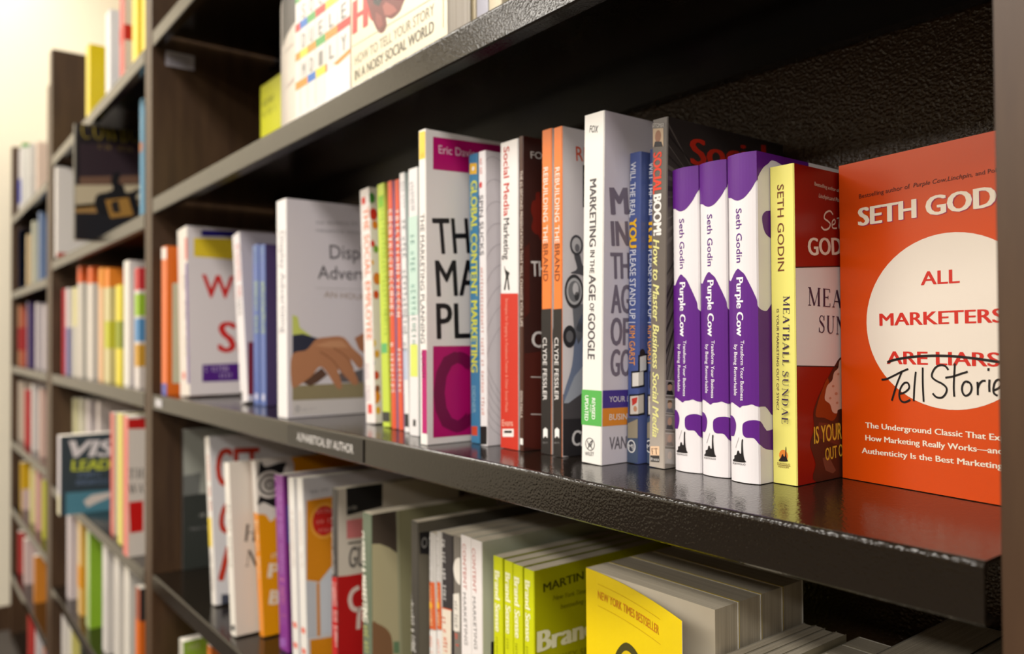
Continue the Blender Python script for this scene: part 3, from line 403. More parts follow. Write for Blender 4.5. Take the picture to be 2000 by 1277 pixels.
('paperback_book','second blue paperback mostly hidden behind the grey hardback with a red and white title','books on the middle shelf of the nearest bookcase',(-0.3796,0.079,0.0),0.0092,0.2177,0.125,0.0,1.24,(92,108,170),(76,92,152),0,0,0,None,[('T','S','WILL THE REAL',(-0.00042,0.20856),-91.1,0.03775,0.00514,(225,228,240),0.01,0,None,1,0),('T','S','YOU',(-0.00112,0.16919),-89.4,0.01956,0.00674,(245,190,30),0.06,0,None,1,0),('T','S','PLEASE STAND UP |',(-0.00036,0.14796),-90.0,0.05045,0.00566,(225,228,240),0,0,None,1,0),('T','S','KIM GARST',(-0.00039,0.09547),-90.0,0.02727,0.0054,(240,160,70),0,0,None,1,0),('P','W',[(0.0079,0.0752),(0.0167,0.0763),(0.0168,0.0638),(0.008,0.0627)],(28,28,34),2),('P','W',[(0.0089,0.074),(0.0155,0.0751),(0.0156,0.065),(0.009,0.064)],(235,235,235),3),('P','W',[(0.0016,0.0638),(0.0138,0.0653),(0.0139,0.0536),(0.0017,0.0521)],(28,28,34),2),('P','W',[(0.0026,0.0627),(0.0126,0.0641),(0.0127,0.0548),(0.0027,0.0533)],(230,226,220),3),('P','W',[(-0.0002,0.0477),(0.0143,0.0493),(0.0144,0.0344),(-0.0,0.0326)],(28,28,34),2),('P','W',[(0.0009,0.0465),(0.0131,0.0482),(0.0132,0.0356),(0.001,0.0339)],(214,208,200),3),('P','S',[(0.0023,0.045),(0.0076,0.0464),(0.0069,0.0423),(0.0029,0.04)],(200,60,50),4),('E','S',(0.0056,0.0382),0.0016,0.00202,(190,140,110),4,0),('P','S',[(-0.0019,0.0314),(0.0091,0.0325),(0.0094,0.0014),(-0.0016,-0.0002)],(70,84,110),1),('P','S',[(-0.0013,0.0274),(0.0078,0.0313),(0.0079,0.0183),(-0.0012,0.0172)],(150,140,120),2),('E','W',(0.0116,0.0746),0.00329,0.00503,(40,36,40),1,0),('E','S',(0.0023,0.0119),0.00376,0.00446,(235,235,235),3,0),('E','S',(0.0023,0.0119),0.00296,0.00365,(60,64,80),4,0),('T','S','MJ',(0.00019,0.01003),7.3,0.00435,0.00323,(240,240,240),0,0,None,5,0)]),
('hardcover_book','grey hardback with red and white spine title and five small portraits down its edge','books on the middle shelf of the nearest bookcase',(-0.3699,0.07,0.0),0.0135,0.2342,0.132,0.0,1.48,(64,56,56),(128,118,114),1,0,0,'rays',[('T','S','GITOMER',(-0.0002,0.22933),-9.5,0.0107,0.00285,(210,205,200),0,0,None,1,0),('P','S',[(0.0006,0.2284),(0.0098,0.2271),(0.01,0.2148),(0.0008,0.216)],(196,170,140),0),('E','S',(0.0053,0.2224),0.00269,0.0041,(150,105,80),1,0),('P','S',[(0.0016,0.216),(0.0027,0.2194),(0.0083,0.2184),(0.0097,0.2149)],(40,36,40),2),('T','S','SOCIAL',(0.00141,0.21155),-89.8,0.02737,0.00757,(228,64,40),0.05,0,None,1,0),('T','S','BOOM!',(0.00181,0.18312),-89.2,0.02698,0.00729,(244,240,236),0.06,0,None,1,0),('T','S','How to Master Business Social Media',(0.00196,0.15327),-89.5,0.13301,0.00569,(232,228,150),0.03,0.25,None,1,0),('P','S',[(0.0015,0.0135),(0.0093,0.0145),(0.0094,0.0084),(0.0015,0.0075)],(246,206,170),1),('T','S','FT',(0.00291,0.0083),7.9,0.00547,0.00408,(60,50,50),0,0,None,2,1),('P','S',[(0.0015,0.0073),(0.0094,0.0082),(0.0095,0.0039),(0.0016,0.0032)],(60,56,56),1),('T','S','Press',(0.00215,0.00386),6.6,0.00709,0.00225,(230,226,222),0,0,None,2,0),('T','C','So',(0.0249,0.20532),5.2,0.03604,0.01861,(214,52,34),0.05,0,'Social',1,0),('L','C',[(-0.0034,0.2114),(-0.001,0.0621)],0.0008,(150,142,138),1),('P','C',[(-0.0016,0.2318),(-0.0016,0.2292),(0.045,0.1819)],(100,92,90),0),('P','C',[(-0.0015,0.2245),(-0.0014,0.2222),(0.0588,0.184)],(50,44,46),0),('P','C',[(-0.0014,0.2173),(-0.0013,0.216),(0.0415,0.1829)],(100,92,90),0),('P','C',[(-0.0012,0.21),(-0.0012,0.2083),(0.0454,0.1839)],(50,44,46),0),('P','C',[(-0.0011,0.2028),(-0.0011,0.1996),(0.0496,0.185)],(100,92,90),0),('P','C',[(-0.001,0.1955),(-0.001,0.1923),(0.0482,0.1855)],(88,80,80),0),('P','C',[(-0.0009,0.1883),(-0.0008,0.185),(0.053,0.1866)],(50,44,46),0),('P','C',[(-0.0008,0.181),(-0.0008,0.1798),(0.048,0.1867)],(88,80,80),0),('P','C',[(-0.0007,0.1738),(-0.0006,0.1702),(0.0434,0.1869)],(88,80,80),0),('P','C',[(-0.0006,0.1665),(-0.0005,0.1652),(0.0462,0.1878)],(100,92,90),0),('P','C',[(-0.0004,0.1592),(-0.0004,0.1563),(0.0496,0.1888)],(100,92,90),0),('P','C',[(-0.0003,0.152),(-0.0003,0.1485),(0.0545,0.19)],(100,92,90),0),('P','C',[(-0.0002,0.1447),(-0.0002,0.1421),(0.0548,0.1907)],(88,80,80),0),('P','C',[(-0.0001,0.1374),(-0.0001,0.136),(0.0579,0.1916)],(88,80,80),0),('P','C',[(0.0,0.1302),(0.0001,0.1283),(0.05,0.1914)],(50,44,46),0),('P','C',[(0.0001,0.1229),(0.0002,0.1201),(0.0488,0.1919)],(100,92,90),0),('P','C',[(0.0003,0.1156),(0.0003,0.1123),(0.0485,0.1925)],(50,44,46),0),('P','C',[(0.0004,0.1083),(0.0004,0.1057),(0.0471,0.193)],(50,44,46),0),('P','C',[(0.0005,0.101),(0.0005,0.099),(0.0447,0.1934)],(88,80,80),0),('P','C',[(0.0006,0.0937),(0.0007,0.0901),(0.0574,0.1955)],(50,44,46),0),('P','C',[(0.0007,0.0864),(0.0008,0.0835),(0.054,0.1957)],(100,92,90),0),('P','C',[(0.0008,0.0791),(0.0009,0.0757),(0.0596,0.197)],(50,44,46),0),('P','C',[(0.001,0.0718),(0.001,0.069),(0.0421,0.1957)],(50,44,46),0),('P','C',[(0.0011,0.0645),(0.0011,0.0619),(0.0568,0.198)],(100,92,90),0),('P','C',[(0.0012,0.0572),(0.0012,0.0548),(0.0425,0.197)],(50,44,46),0),('P','C',[(0.0013,0.0499),(0.0013,0.0484),(0.06,0.1997)],(88,80,80),0),('P','C',[(-0.0007,0.0591),(0.0094,0.0583),(0.0096,0.048),(-0.0005,0.0489)],(215,208,204),1),('P','C',[(-0.0,0.0587),(0.0088,0.0579),(0.009,0.0485),(0.0001,0.0493)],(150,140,140),2),('P','C',[(0.0013,0.0495),(0.0019,0.0521),(0.0071,0.0518),(0.0083,0.0487)],(30,28,30),3),('E','C',(0.0046,0.0544),0.00214,0.00265,(190,150,128),4,0),('P','C',[(0.0021,0.0557),(0.003,0.0577),(0.0061,0.0576),(0.007,0.0555),(0.0049,0.0562)],(24,20,20),5),('P','C',[(-0.0005,0.0469),(0.0096,0.046),(0.0098,0.0361),(-0.0003,0.0372)],(215,208,204),1),('P','C',[(0.0002,0.0465),(0.009,0.0456),(0.0092,0.0366),(0.0003,0.0375)],(165,160,158),2),('P','C',[(0.0015,0.0377),(0.0021,0.0401),(0.0073,0.0398),(0.0085,0.0368)],(120,118,124),3),('E','C',(0.0048,0.0424),0.00214,0.00265,(205,170,150),4,0),('P','C',[(0.0023,0.0437),(0.0032,0.0457),(0.0062,0.0455),(0.0072,0.0435),(0.005,0.0442)],(110,84,60),5),('P','C',[(-0.0003,0.0362),(0.0098,0.0351),(0.01,0.0248),(-0.0001,0.026)],(215,208,204),1),('P','C',[(0.0003,0.0357),(0.0092,0.0347),(0.0093,0.0253),(0.0005,0.0264)],(160,152,148),2),('P','C',[(0.0017,0.0265),(0.0022,0.0291),(0.0074,0.0287),(0.0087,0.0255)],(90,86,90),3),('E','C',(0.0049,0.0313),0.00214,0.00265,(205,165,145),4,0),('P','C',[(-0.0001,0.0242),(0.01,0.023),(0.0101,0.0137),(0.0001,0.015)],(215,208,204),1),('P','C',[(0.0005,0.0237),(0.0094,0.0226),(0.0095,0.0142),(0.0006,0.0154)],(185,168,160),2),('P','C',[(0.0019,0.0155),(0.0024,0.0176),(0.0076,0.0171),(0.0089,0.0145)],(150,140,136),3),('E','C',(0.0051,0.0198),0.00215,0.00266,(210,175,160),4,0),('P','C',[(0.0001,0.0134),(0.0102,0.0121),(0.0103,0.002),(0.0002,0.0035)],(215,208,204),1),('P','C',[(0.0007,0.013),(0.0096,0.0117),(0.0097,0.0025),(0.0008,0.0038)],(200,192,188),2),('P','C',[(0.002,0.0039),(0.0026,0.0064),(0.0078,0.0059),(0.0091,0.0027)],(205,200,198),3),('E','C',(0.0053,0.0085),0.00215,0.00266,(222,205,196),4,0)]),
('hardcover_book','purple and white cow-patterned hardback,leftmost of three alike','books on the middle shelf of the nearest bookcase',(-0.3509,0.075,0.0),0.0215,0.1985,0.125,0.0,0.0,(238,233,236),(238,233,236),1,0.0028,0,None,('same',25)),
('hardcover_book','purple and white cow-patterned hardback,middle of three alike','books on the middle shelf of the nearest bookcase',(-0.3283,0.075,0.0),0.0207,0.1985,0.125,0.0,0.0,(238,233,236),(238,233,236),1,0.0028,0,None,('same',25)),
('hardcover_book','purple and white cow-patterned hardback,rightmost of three and next to the yellow spine','books on the middle shelf of the nearest bookcase',(-0.3034,0.071,0.0),0.0207,0.1985,0.125,0.0,0.0,(238,233,236),(238,233,236),1,0.0028,0,None,[('P','W',[(-0.0013,0.2047),(0.0703,0.2075),(0.0699,0.1857),(0.05,0.1923),(0.0372,0.1949),(0.0321,0.1922),(0.0277,0.1896),(0.0234,0.1852),(0.0201,0.18),(0.0178,0.1759),(0.0143,0.1719),(0.0113,0.1703),(0.0079,0.1702),(0.0035,0.1724),(-0.0017,0.1767)],(94,26,132),0),('P','W',[(0.0253,0.1585),(0.0279,0.1624),(0.0322,0.1636),(0.0398,0.163),(0.0395,0.1471),(0.0326,0.1477),(0.0277,0.1509)],(94,26,132),0),('P','W',[(-0.0024,0.1161),(0.0023,0.1218),(0.0057,0.1263),(0.0085,0.1287),(0.0109,0.1271),(0.0134,0.1247),(0.0164,0.1187),(0.0182,0.1146),(0.0201,0.1095),(0.0207,0.1055),(0.0243,0.1035),(0.0292,0.1031),(0.0387,0.1051),(0.0375,0.0436),(0.0267,0.0457),(0.0198,0.0461),(0.0169,0.0472),(0.014,0.0465),(0.0108,0.046),(0.009,0.0449),(0.0066,0.0459),(0.0016,0.0477),(-0.0033,0.0474)],(94,26,132),0),('T','S','Seth Godin',(0.00754,0.16509),-89.9,0.0326,0.00427,(94,26,132),0.005,0,None,1,0),('T','S','Purple Cow',(0.00745,0.12325),-90.4,0.0351,0.0051,(244,240,246),0.04,0,None,2,0),('T','S','Transform Your Business',(0.01021,0.08538),-91.1,0.03619,0.0025,(240,234,244),0.01,0,None,2,0),('T','S','by Being Remarkable',(0.00501,0.08278),-91.4,0.03081,0.00286,(240,234,244),0.01,0,None,2,0),('P','W',[(-0.0012,0.0387),(0.0008,0.0395),(0.0033,0.0388),(0.0051,0.0366),(0.0058,0.034),(0.0052,0.0305),(0.0038,0.0275),(0.0022,0.027),(0.0002,0.0271),(-0.0013,0.027)],(94,26,132),0),('P','W',[(0.0107,0.0337),(0.0111,0.0351),(0.0118,0.036),(0.014,0.0372),(0.016,0.0377),(0.0191,0.0379),(0.0216,0.0371),(0.0235,0.0356),(0.0249,0.0339),(0.0271,0.0319),(0.0288,0.0312),(0.0403,0.0309),(0.0401,0.0192),(0.032,0.0195),(0.0286,0.02),(0.0252,0.021),(0.0224,0.0226),(0.0203,0.024),(0.019,0.0258),(0.0178,0.027),(0.0166,0.0273),(0.0132,0.0272),(0.0114,0.0283),(0.0107,0.0304)],(94,26,132),0),('P','S',[(0.0027,0.0121),(0.0039,0.0136),(0.0041,0.0155),(0.0058,0.0161),(0.0064,0.0176),(0.007,0.0188),(0.008,0.0187),(0.0084,0.0176),(0.0096,0.0174),(0.0098,0.0215),(0.0101,0.0253),(0.0106,0.026),(0.0111,0.0257),(0.0109,0.023),(0.0113,0.017),(0.012,0.014),(0.0122,0.0123)],(24,20,24),2),('L','S',[(0.0027,0.0119),(0.0083,0.0123)],0.0004,(60,56,60),2),('L','S',[(0.0052,0.0203),(0.0081,0.0269)],0.0003,(170,165,170),2),('T','S','PORTFOLIO',(0.00241,0.00999),2.9,0.01019,0.00116,(60,56,60),0,0,None,1,0)]),
('paperback_book','yellow-spined paperback with dark red cover and a chocolate dessert picture','books on the middle shelf of the nearest bookcase',(-0.2822,0.083,0.0),0.0164,0.1897,0.116,0.0,0.0,(148,20,10),(244,236,128),0,0,0,None,[('T','S','SETH GODIN',(0.00538,0.1784),-90.3,0.05174,0.00454,(122,66,40),0,0,None,1,0),('T','S','MEATBALL SUNDAE',(0.00866,0.11172),-91.0,0.07579,0.00428,(62,42,78),0,0,None,1,1),('T','S','IS YOUR MARKETING OUT OF SYNC?',(0.00402,0.10407),-90.7,0.06026,0.00166,(96,72,70),0,0,None,1,0),('E','S',(0.0076,0.0169),0.00293,0.00333,(238,142,56),1,0),('P','S',[(0.0047,0.0132),(0.005,0.0146),(0.0058,0.0153),(0.0066,0.0173),(0.0074,0.0176),(0.0076,0.0167),(0.0086,0.0167),(0.0091,0.0217),(0.0095,0.0218),(0.0096,0.0171),(0.01,0.0151),(0.0102,0.0137)],(34,22,26),2),('T','S','PORTFOLIO',(0.00332,0.01134),0.4,0.00861,0.00114,(140,104,60),0,0,None,1,0),('T','S','PENGUIN',(0.00406,0.00942),1.7,0.00695,0.00101,(140,104,60),0,0,None,1,0),('L','S',[(0.0033,0.011),(0.0122,0.011)],0.0003,(140,104,60),2),('T','C','Bestselling author of P',(0.02176,0.17886),-2.6,0.02992,0.00238,(238,226,208),0,0,'Bestselling author of Purple Cow,',1,0),('T','C','Linchpin,and Poke',(0.02622,0.17202),-1.2,0.026,0.00258,(238,226,208),0,0.2,'Linchpin,and Poke the Box',1,0),('L','C',[(0.0419,0.163),(0.0385,0.1649),(0.0334,0.1631),(0.032,0.1599),(0.036,0.1584),(0.0387,0.1567),(0.0366,0.1539),(0.0318,0.1528),(0.0285,0.1544)],0.0011,(238,226,208),2),('L','C',[(0.0407,0.1563),(0.0442,0.1579),(0.0436,0.1601),(0.0408,0.1582),(0.0414,0.1547),(0.0462,0.1549)],0.0009,(238,226,208),2),('L','C',[(0.0507,0.1647),(0.0491,0.1595),(0.049,0.1551),(0.0526,0.156)],0.001,(238,226,208),2),('L','C',[(0.0464,0.1611),(0.0541,0.1622)],0.0007,(238,226,208),2),('T','C','GOD',(0.01469,0.13596),4.2,0.03652,0.01116,(238,226,208),0.04,0,'GODIN',1,0),('P','C',[(0.0003,0.1282),(0.0829,0.1333),(0.0812,0.0673),(-0.0008,0.0703)],(232,222,220),0),('L','C',[(0.0003,0.1282),(0.0829,0.1333)],0.0006,(30,18,22),2),('L','C',[(-0.0008,0.0703),(0.0812,0.0673)],0.0006,(30,18,22),2),('T','C','MEA',(0.01311,0.10599),-1.2,0.03725,0.01116,(62,40,66),0,0,'MEATBALL',1,1),('T','C','SUN',(0.02446,0.08962),-2.7,0.02871,0.01112,(62,40,66),0,0,'SUNDAE',1,1),('P','C',[(0.0817,0.0862),(0.0504,0.0751),(0.0422,0.0697),(0.0311,0.0589),(0.0226,0.0502),(0.0176,0.0415),(0.0183,0.0324),(0.014,0.0238),(0.0164,0.0173),(0.0195,0.0107),(0.0206,-0.0003),(0.0794,-0.0071)],(78,38,26),1),('P','C',[(0.0345,0.0616),(0.0277,0.0554),(0.0219,0.0466),(0.0201,0.0395),(0.029,0.038),(0.0391,0.0355),(0.0443,0.0407),(0.0375,0.0439)],(150,58,14),2),('P','C',[(0.0233,0.0357),(0.0356,0.0339),(0.0475,0.0246),(0.0473,0.019),(0.0304,0.0242),(0.0205,0.0268)],(110,52,34),2),('P','C',[(0.0268,0.0136),(0.0335,0.0147),(0.0418,0.0047),(0.0383,0.0032),(0.03,0.0059)],(120,72,54),2),('P','C',[(0.0816,0.0823),(0.0521,0.0741),(0.0471,0.0718),(0.0456,0.0677),(0.0408,0.0651),(0.0386,0.0605),(0.0331,0.0574),(0.031,0.0534),(0.0302,0.0489),(0.0359,0.0458),(0.0385,0.0411),(0.0436,0.0398),(0.0479,0.0423),(0.0806,0.0414)],(226,190,168),3),('E','C',(0.0395,0.0568),0.00137,0.00074,(200,140,110),4,0),('E','C',(0.0429,0.052),0.00173,0.00093,(200,140,110),4,0),('E','C',(0.036,0.0495),0.00136,0.00074,(200,140,110),4,0),('E','C',(0.0456,0.064),0.00139,0.00075,(200,140,110),4,0),('E','C',(0.0438,0.0463),0.00139,0.00074,(200,140,110),4,0),('T','C','IS YOUR',(0.01781,0.02308),1.0,0.03068,0.01078,(238,196,60),0.02,0,'IS YOUR MARKETING',5,0),('T','C','OUT',(0.03008,0.01177),3.3,0.01296,0.008,(238,196,60),0.02,0,'OUT OF SYNC?',5,0)]),
('paperback_book','orange face-out paperback with a white circle and red capitals,at the right end','books on the middle shelf of the nearest bookcase',(-0.2617,0.1497,0.0),0.02,0.1935,0.128,-98.8,0.0,(218,74,4),(218,74,4),0,0,0,None,[('T','C','Bestselling author of',(0.0149,0.17094),1.1,0.03344,0.00274,(84,24,12),0,0,None,1,0),('T','C','Purple Cow,Linchpin,',(0.05037,0.17174),0.1,0.03393,0.00256,(84,24,12),0,0.22,None,1,0),('T','C','and Po',(0.0859,0.17181),0.3,0.01002,0.00239,(84,24,12),0,0,'and Poke the Box',1,0),('T','C','SETH GOD',(0.01528,0.15387),0.1,0.08098,0.01132,(170,40,90),0.05,0,'SETH GODIN',0,0),('T','C','SETH GOD',(0.01466,0.15432),0.0,0.08115,0.01133,(248,234,214),0.05,0,'SETH GODIN',1,0),('E','C',(0.0696,0.0954),0.05061,0.04827,(244,232,218),0,0),('T','C','ALL',(0.05448,0.11588),-0.1,0.02181,0.00796,(214,44,30),0.03,0,None,1,0),('T','C','MARKETER',(0.02812,0.09344),0.5,0.06526,0.00765,(214,44,30),0.04,0,'MARKETERS',1,0),('T','C','ARE LIARS',(0.03255,0.07115),0.1,0.06402,0.00776,(214,44,30),0.04,0,None,1,0),('L','C',[(0.0326,0.072),(0.0361,0.0733),(0.0428,0.0747),(0.0521,0.0759),(0.061,0.0764),(0.0697,0.0764),(0.078,0.0759),(0.0861,0.0751),(0.0969,0.0737)],0.0014,(22,16,18),3),('L','C',[(0.0287,0.0618),(0.032,0.0623),(0.0369,0.0645),(0.0417,0.0669),(0.0459,0.0686)],0.0011,(22,16,18),3),('L','C',[(0.0419,0.0669),(0.04,0.0628),(0.0378,0.0575),(0.0352,0.0498)],0.0011,(22,16,18),3),('L','C',[(0.0406,0.0542),(0.0436,0.0552),(0.0463,0.0578),(0.0456,0.0605),(0.0433,0.0604),(0.041,0.0575),(0.04,0.0533),(0.0411,0.0502),(0.0436,0.0495),(0.0469,0.0511)],0.0011,(22,16,18),3),('L','C',[(0.0505,0.0672),(0.0499,0.0624),(0.0494,0.0573),(0.049,0.0504)],0.0011,(22,16,18),3),('L','C',[(0.0547,0.0697),(0.0546,0.0626),(0.0547,0.0575),(0.055,0.0505)],0.0011,(22,16,18),3),('L','C',[(0.0696,0.0688),(0.0679,0.0708),(0.0651,0.0713),(0.0623,0.0699),(0.0604,0.067),(0.0602,0.0645),(0.0626,0.0626),(0.066,0.0611),(0.0684,0.0589),(0.068,0.056),(0.0656,0.0535),(0.0625,0.0536),(0.0604,0.0555)],0.0011,(22,16,18),3),('L','C',[(0.0733,0.0724),(0.0729,0.0667),(0.0725,0.0601),(0.0727,0.0544)],0.0011,(22,16,18),3),('L','C',[(0.0678,0.0645),(0.072,0.0653),(0.0762,0.0668),(0.0803,0.0682)],0.0011,(22,16,18),3),('L','C',[(0.0808,0.0628),(0.0786,0.0627),(0.0771,0.06),(0.0774,0.0568),(0.079,0.0553),(0.0813,0.0567),(0.0823,0.0597),(0.0814,0.0622),(0.0798,0.0627)],0.0011,(22,16,18),3),('L','C',[(0.0854,0.063),(0.0855,0.0595),(0.0855,0.056)],0.0011,(22,16,18),3),('L','C',[(0.0855,0.0595),(0.0865,0.0621),(0.0881,0.0636),(0.0897,0.0637)],0.0011,(22,16,18),3),('L','C',[(0.0917,0.0645),(0.0915,0.0611),(0.0916,0.058)],0.0011,(22,16,18),3),('L','C',[(0.0913,0.0705),(0.0912,0.0689)],0.0011,(22,16,18),3),('L','C',[(0.0939,0.059),(0.0964,0.0604),(0.0977,0.0626),(0.0965,0.0647),(0.0946,0.0634),(0.0937,0.0603),(0.0939,0.0575),(0.0957,0.0563)],0.0011,(22,16,18),3),('T','C','The Underground Classic That E',(0.01748,0.03239),0.6,0.07609,0.00344,(248,234,214),0.035,0,'The Underground Classic That Explains',1,0),('T','C','How Marketing Really Works—an',(0.01737,0.02479),1.1,0.07764,0.00344,(248,234,214),0.035,0,'How Marketing Really Works—and Why',1,0),('T','C','Authenticity Is the Best Marketin',(0.01476,0.01687),1.3,0.08014,0.00345,(248,234,214),0.035,0,'Authenticity Is the Best Marketing',1,0)]),
('paperback_book','lime yellow face-out book half hidden at the left of the upper shelf','books on the upper shelf of the nearest bookcase',(-1.2153,0.135,0.3233),0.02,0.1589,0.1162,-90.0,0.0,(205,205,30),(205,205,30),0,0,0,None,[('B','C',8,(0.00963,0.12495),0.6,0.05523,0.01049,(110,110,20),1),('B','C',8,(0.00954,0.10922),-0.6,0.05522,0.00874,(110,110,20),1)]),
('paperback_book','pale book with a bent dark-topped cover behind the tile-patterned one','books on the upper shelf of the nearest bookcase',(-1.0394,0.04,0.3233),0.01,0.1854,0.1905,-90.0,0.0,(222,212,200),(222,212,200),0,0,0,'bent',[('P','C',[(0.0961,0.1248),(0.1815,0.1343),(0.1818,0.178),(0.0965,0.1953)],(92,88,84),0),('B','C',9,(0.12438,0.06373),1.6,0.03728,0.00539,(214,196,190),1),('B','C',7,(0.12465,0.10821),-1.1,0.03399,0.00405,(190,184,176),1)]),
